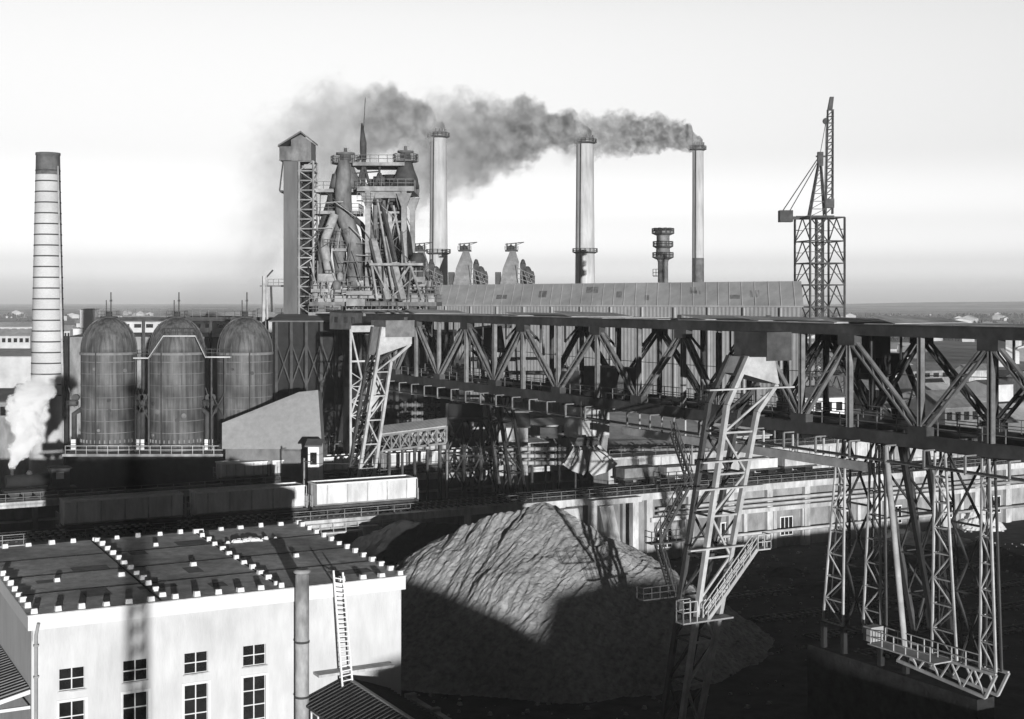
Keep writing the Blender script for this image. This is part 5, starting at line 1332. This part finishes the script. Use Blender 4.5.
# huts, stacks and poles between the two trestles and behind them
ru = random.Random(31)
spots = [(86,170,5,3,3.6),(96,176,7,4,4.6),(104,172,4,3,3.0),(112,178,8,5,5.2),(121,170.5,5,3,8.0),(128,180,9,5,12.6),(140,179,7,4,13.5),(93,205,8,5,11.5),(104,208,10,6,12.5),(118,206,8,6,14),(131,204,7,5,13),(76,172,4,3,3.5),(68,170,5,3,4),(110,199,6,4,12)]
hl = ['tiny hut','small pale hut','small box hut','long low hut','tall narrow pale hut','broad pale house','pale house','low grey house','broad grey house','tall grey house','narrow grey house','small dark hut','flat dark hut','small grey house']
for (a, b, w_, d_, h_), nm in zip(spots, hl):
    r = T('yard_hut', nm+' standing near the rear trestle below the crane bridge, '+('left' if a < 90 else 'middle' if a < 115 else 'right')+' part', 'hut', W(a+w_/2,b+d_/2,0))
    m = MB(); m.pbox(a,a+w_,b,b+d_,0,h_); m.build('wall', M[ru.choice(('concrete','house','dirty_concrete','concrete'))], r)
    m = MB(); k = ru.uniform(.3,1.4); m.hexa([W(a-.3,b-.4,h_),W(a+w_+.3,b-.4,h_),W(a+w_+.3,b+d_+.3,h_+k),W(a-.3,b+d_+.3,h_+k),W(a-.3,b-.4,h_+.2),W(a+w_+.3,b-.4,h_+.2),W(a+w_+.3,b+d_+.3,h_+k+.2),W(a-.3,b+d_+.3,h_+k+.2)]); m.build('roof', M[ru.choice(('roof_pale','dirtyroof','roof_pale'))], r)
    for i in range(max(1,int(w_/2.2))):
        x = a+.8+i*2.1
        if x+1 > a+w_: break
        m = MB(); m.pbox(x,x+.9,b-.05,b-.01,h_-2.1,h_-.9); m.build('window', M['glass'], r)
for i in range(16):
    a, b = ru.uniform(60,150), ru.choice((167.5,182,200,212)); h_ = ru.uniform(12,17); c = W(a,b); m = MB()
    m.bar(c, c+V((0,0,h_)), .2); m.bar(c+V((-.7,0,h_-.6)), c+V((.7,0,h_-.6)), .12); m.tube([c+V((.5,0,h_-.3)), c+V((1.1,-.3,h_-.1))], .1, 6)
    m.thing('yard_pole', M['midsteel'], 'slim steel pole with cross arm rising among the trestles', 'pole', 'slim poles among the trestles')
for i in range(5):
    a = 106+i*7.2
    r = T('flat_wagon', 'pale loaded flat wagon on the right part of the front trestle track', 'rail car', W(a+3,BT+6.4,9.82), 'flat wagons on the right of the trestle')
    m = MB(); m.pbox(a,a+6.4,BT+5.1,BT+7.7,10.7,10.95); m.build('deck', M['dark'], r)
    m = MB(); m.pbox(a+.3,a+6.1,BT+5.3,BT+7.5,10.96,10.96+ru.uniform(.9,1.6)); m.build('load', M[ru.choice(('car','concrete','midsteel'))], r)
    for e in (1.2, 5.2):
        m = MB(); m.pbox(a+e-.7,a+e+.7,BT+5.5,BT+7.3,9.95,10.69); m.build('bogie', M['black'], r)
# rails, ties and scattered lumps of the dark yard
for k, b in enumerate((104, 112, 121, 132)):
    m = MB()
    for g_ in (0,1.52): m.pbox(98,170,b+g_-.05,b+g_+.05,.12,.28)
    a = 98
    while a < 170: m.pbox(a,a+.28,b-.5,b+2.0,.02,.12); a += .85
    setp(m.build('rail_track', M['midsteel'], None, W(134,b,0)), ('rusty rail track nearest the viewer in the dark right yard','second rusty rail track in the dark right yard','third rusty rail track in the dark right yard','farthest rusty rail track in the dark right yard')[k], 'rail track')
m = MB()
for i in range(1400):
    a, b = ru.uniform(48,165), ru.uniform(96,154); c = W(a,b,0); s = ru.uniform(.08,.4)**1.2; t0 = ru.uniform(0,6)
    m.hexa([c+V((math.cos(t0+t)*s, math.sin(t0+t)*s, -.02)) for t in (0,1.5,3.1,4.8)]+[c+V((math.cos(t0+t)*s*.6, math.sin(t0+t)*s*.6, s*.8)) for t in (.2,1.7,3.2,4.9)])
setp(m.build('loose_lumps', M['ore']), 'loose lumps strewn over the dark yard', kind='stuff')

def wire(p, q, sag, label):
    p, q = V(p), V(q); pts = [p.lerp(q,t/14)-V((0,0,sag*4*(t/14)*(1-t/14))) for t in range(15)]
    m = MB(); m.tube(pts, .035, 5); m.thing('overhead_wire', M['dark'], label, 'wire')
wire(W(AN+4,60,ZT-3), W(AN+4,186,ZT-3), 1.2, 'slack trolley wire strung along inside the crane bridge')
wire(W(60,BT+7.8,15.5), W(100,BT+7.8,15.5), .8, 'slack wire strung above the front trestle track on its left part')
wire(W(100,BT+7.8,15.5), W(160,BT+7.8,15.5), 1.0, 'slack wire strung above the front trestle track on its right part')
for a in (60,80,100,120,140,160):
    c = W(a,BT+8.2,9.5); m = MB(); m.bar(c, c+V((0,0,6.6)), .2); m.bar(c+V((0,0,6.2)), W(a,BT+5.5,15.9), .12)
    m.thing('trestle_pole', M['midsteel'], 'slim wire pole with a side arm standing on the front trestle', 'pole', 'wire poles on the front trestle')
# ---------------------------------------------------------------- smoke and steam
def plume(name, label, cat, org, L_, cz, rad, den, axis, albedo, warp, nscale, top_light=.0, seed=0.0, sharp=.35, hull=1.5, aniso=.1):
    """curves are lists of (s 0..1, value) along the plume's own axis; local x runs along the plume"""
    def ev(c, s):
        for (a, va), (b, vb) in zip(c, c[1:]):
            if s <= b: t = (s-a)/(b-a); return va+(vb-va)*t
        return c[-1][1]
    ax = V(axis).normalized(); up = V((0,0,1)) if abs(ax.z) < .8 else V((1,0,0)); side = up.cross(ax).normalized(); up = ax.cross(side)
    m = MB(); n = 26; ring = 14; pts = []
    for i in range(n+1):
        s = i/n; r = ev(rad, s)*hull; r *= .35+.65*math.sqrt(max(0, min(1, min(s, 1-s)*14)))
        pts.append((s*L_, r, ev(cz, s)))
    x0 = -ev(rad,0)*.6
    base = 0
    for x, r, z in pts:
        xx = x if x > 0 else x0
        for k in range(ring):
            t = 2*math.pi*k/ring; m.v.append(V((xx, r*math.cos(t), z+r*math.sin(t))))
    for i in range(n):
        for k in range(ring):
            a = i*ring+k; b = i*ring+(k+1) % ring; m.f.append((a,b,b+ring,a+ring)); m.sm.append(True)
    m.f.append(tuple(range(ring))[::-1]); m.sm.append(False); m.f.append(tuple(n*ring+k for k in range(ring))); m.sm.append(False)
    vm = bpy.data.materials.new(name+'_smoke'); vm.use_nodes = True; nt = vm.node_tree; N = nt.nodes; L = nt.links; N.clear()
    out = N.new('ShaderNodeOutputMaterial'); pv = N.new('ShaderNodeVolumePrincipled'); L.new(pv.outputs[0], out.inputs['Volume'])
    pv.inputs['Anisotropy'].default_value = aniso
    tc = N.new('ShaderNodeTexCoord'); sp_ = N.new('ShaderNodeSeparateXYZ')
    nz = N.new('ShaderNodeTexNoise'); nz.inputs['Scale'].default_value = nscale; nz.inputs['Detail'].default_value = 7; nz.inputs['Roughness'].default_value = .6
    mp = N.new('ShaderNodeMapping'); mp.inputs['Location'].default_value = (seed, seed*2, -seed); L.new(tc.outputs['Object'], mp.inputs['Vector']); L.new(mp.outputs[0], nz.inputs['Vector'])
    L.new(tc.outputs['Object'], sp_.inputs[0])
    def math_(op, a, b=None, c=None):
        q = N.new('ShaderNodeMath'); q.operation = op
        for i, v in enumerate((a, b, c)):
            if v is None: continue
            if isinstance(v, (int, float)): q.inputs[i].default_value = v
            else: L.new(v, q.inputs[i])
        return q.outputs[0]
    s = math_('DIVIDE', sp_.outputs['X'], L_)
    def curve(c):
        mx = max(abs(v) for _, v in c) or 1
        f = N.new('ShaderNodeValToRGB'); f.color_ramp.interpolation = 'EASE'; e = f.color_ramp.elements
        while len(e) < len(c): e.new(.5)
        for el, (p, v) in zip(e, c): el.position = p; g = v/mx*.5+.5; el.color = (g,g,g,1)
        L.new(s, f.inputs[0])
        return math_('MULTIPLY', math_('SUBTRACT', f.outputs[0], .5), 2*mx)
    C, RR, DN = curve(cz), curve(rad), curve(den)
    dz = math_('SUBTRACT', sp_.outputs['Z'], C)
    qy, qz = math_('DIVIDE', sp_.outputs['Y'], RR), math_('DIVIDE', dz, RR)
    rr = math_('SQRT', math_('ADD', math_('MULTIPLY', qy, qy), math_('MULTIPLY', qz, qz)))
    n0 = math_('MULTIPLY', math_('SUBTRACT', nz.outputs[0], .5), warp)
    v = math_('ADD', rr, n0)
    mr = N.new('ShaderNodeMapRange'); mr.interpolation_type = 'SMOOTHSTEP'
    mr.inputs['From Min'].default_value = 1.0; mr.inputs['From Max'].default_value = 1.0-sharp; mr.inputs['To Min'].default_value = 0; mr.inputs['To Max'].default_value = 1
    L.new(v, mr.inputs[0])
    ends = math_('MULTIPLY', math_('MINIMUM', math_('MULTIPLY', math_('SUBTRACT', 1.0, s), 5.0), 1.0), 1.0)
    d = math_('MULTIPLY', math_('MULTIPLY', mr.outputs[0], DN), math_('MAXIMUM', ends, 0.0))
    L.new(d, pv.inputs['Density'])
    n2 = N.new('ShaderNodeTexNoise'); n2.inputs['Scale'].default_value = nscale*1.3; n2.inputs['Detail'].default_value = 3; L.new(tc.outputs['Object'], n2.inputs['Vector'])
    ca = N.new('ShaderNodeMapRange'); ca.inputs['From Min'].default_value = .35; ca.inputs['From Max'].default_value = .65
    ca.inputs['To Min'].default_value = albedo[0]; ca.inputs['To Max'].default_value = albedo[1]; L.new(n2.outputs[0], ca.inputs[0]); n2.inputs['Roughness'].default_value = .7; L.new(ca.outputs[0], pv.inputs['Color'])
    me = m.build(name, vm, None, (0,0,0))
    me.matrix_world = Matrix.Translation(V(org)) @ Matrix((ax, side, up)).transposed().to_4x4()
    return setp(me, label, cat)
(c1, h1), (c2, h2), (c3, h3) = S1, S2, S3
wind = (-1, .12, 0)
plume('smoke_plume', 'grey smoke plume blown left from the thin rightmost stack', 'smoke', c3+V((0,0,h3+.3)), 54,
      [(0,.3),(.08,2.8),(.25,4.2),(.6,4),(1,2)], [(0,2.8),(.06,5.0),(.12,5.4),(.3,6.8),(.6,8.5),(1,10)], [(0,1.6),(.12,1.0),(.3,.5),(.6,.16),(1,.0)], wind, (.15,.98), 2.1, .27, sharp=.24, seed=3, hull=1.5, aniso=-.15)
plume('smoke_plume', 'dark smoke plume blown left and sinking from the middle stack', 'smoke', c2+V((0,0,h2+.3)), 82,
      [(0,.3),(.05,2.4),(.2,2.8),(.5,-2),(1,-13)], [(0,3.8),(.04,6.2),(.1,7),(.3,13),(.55,20),(1,26)], [(0,1.5),(.08,.9),(.18,.34),(.36,.12),(.6,.05),(1,.0)], wind, (.15,.95), 2.0, .16, sharp=.28, seed=11, hull=1.5, aniso=-.1)
plume('smoke_plume', 'smoke plume trailing left over the blast furnace from the leftmost stack', 'smoke', c1+V((0,0,h1+.3)), 78,
      [(0,.3),(.06,3.4),(.2,5.0),(.45,-4),(1,-34)], [(0,3.6),(.04,6.2),(.1,7.5),(.25,13),(.5,24),(1,34)], [(0,1.5),(.09,1.0),(.2,.22),(.4,.04),(1,.0)], wind, (.3,.95), 1.9, .15, sharp=.3, seed=23, hull=1.5, aniso=-.1)
st_ = W(29.4,BS,z9+4.2)
plume('steam_puff', 'thick white steam rising from the dark locomotive beside the banded chimney', 'steam', st_, 13,
      [(0,0),(.3,.7),(.6,-.5),(1,.6)], [(0,.5),(.2,1.4),(.5,2.3),(.8,2.4),(1,1.6)], [(0,5),(.5,4),(.8,2.5),(1,.4)], (.28,.05,1), (.97,.99), 2.2, .8, seed=5, hull=1.7, sharp=.22, aniso=-.2)
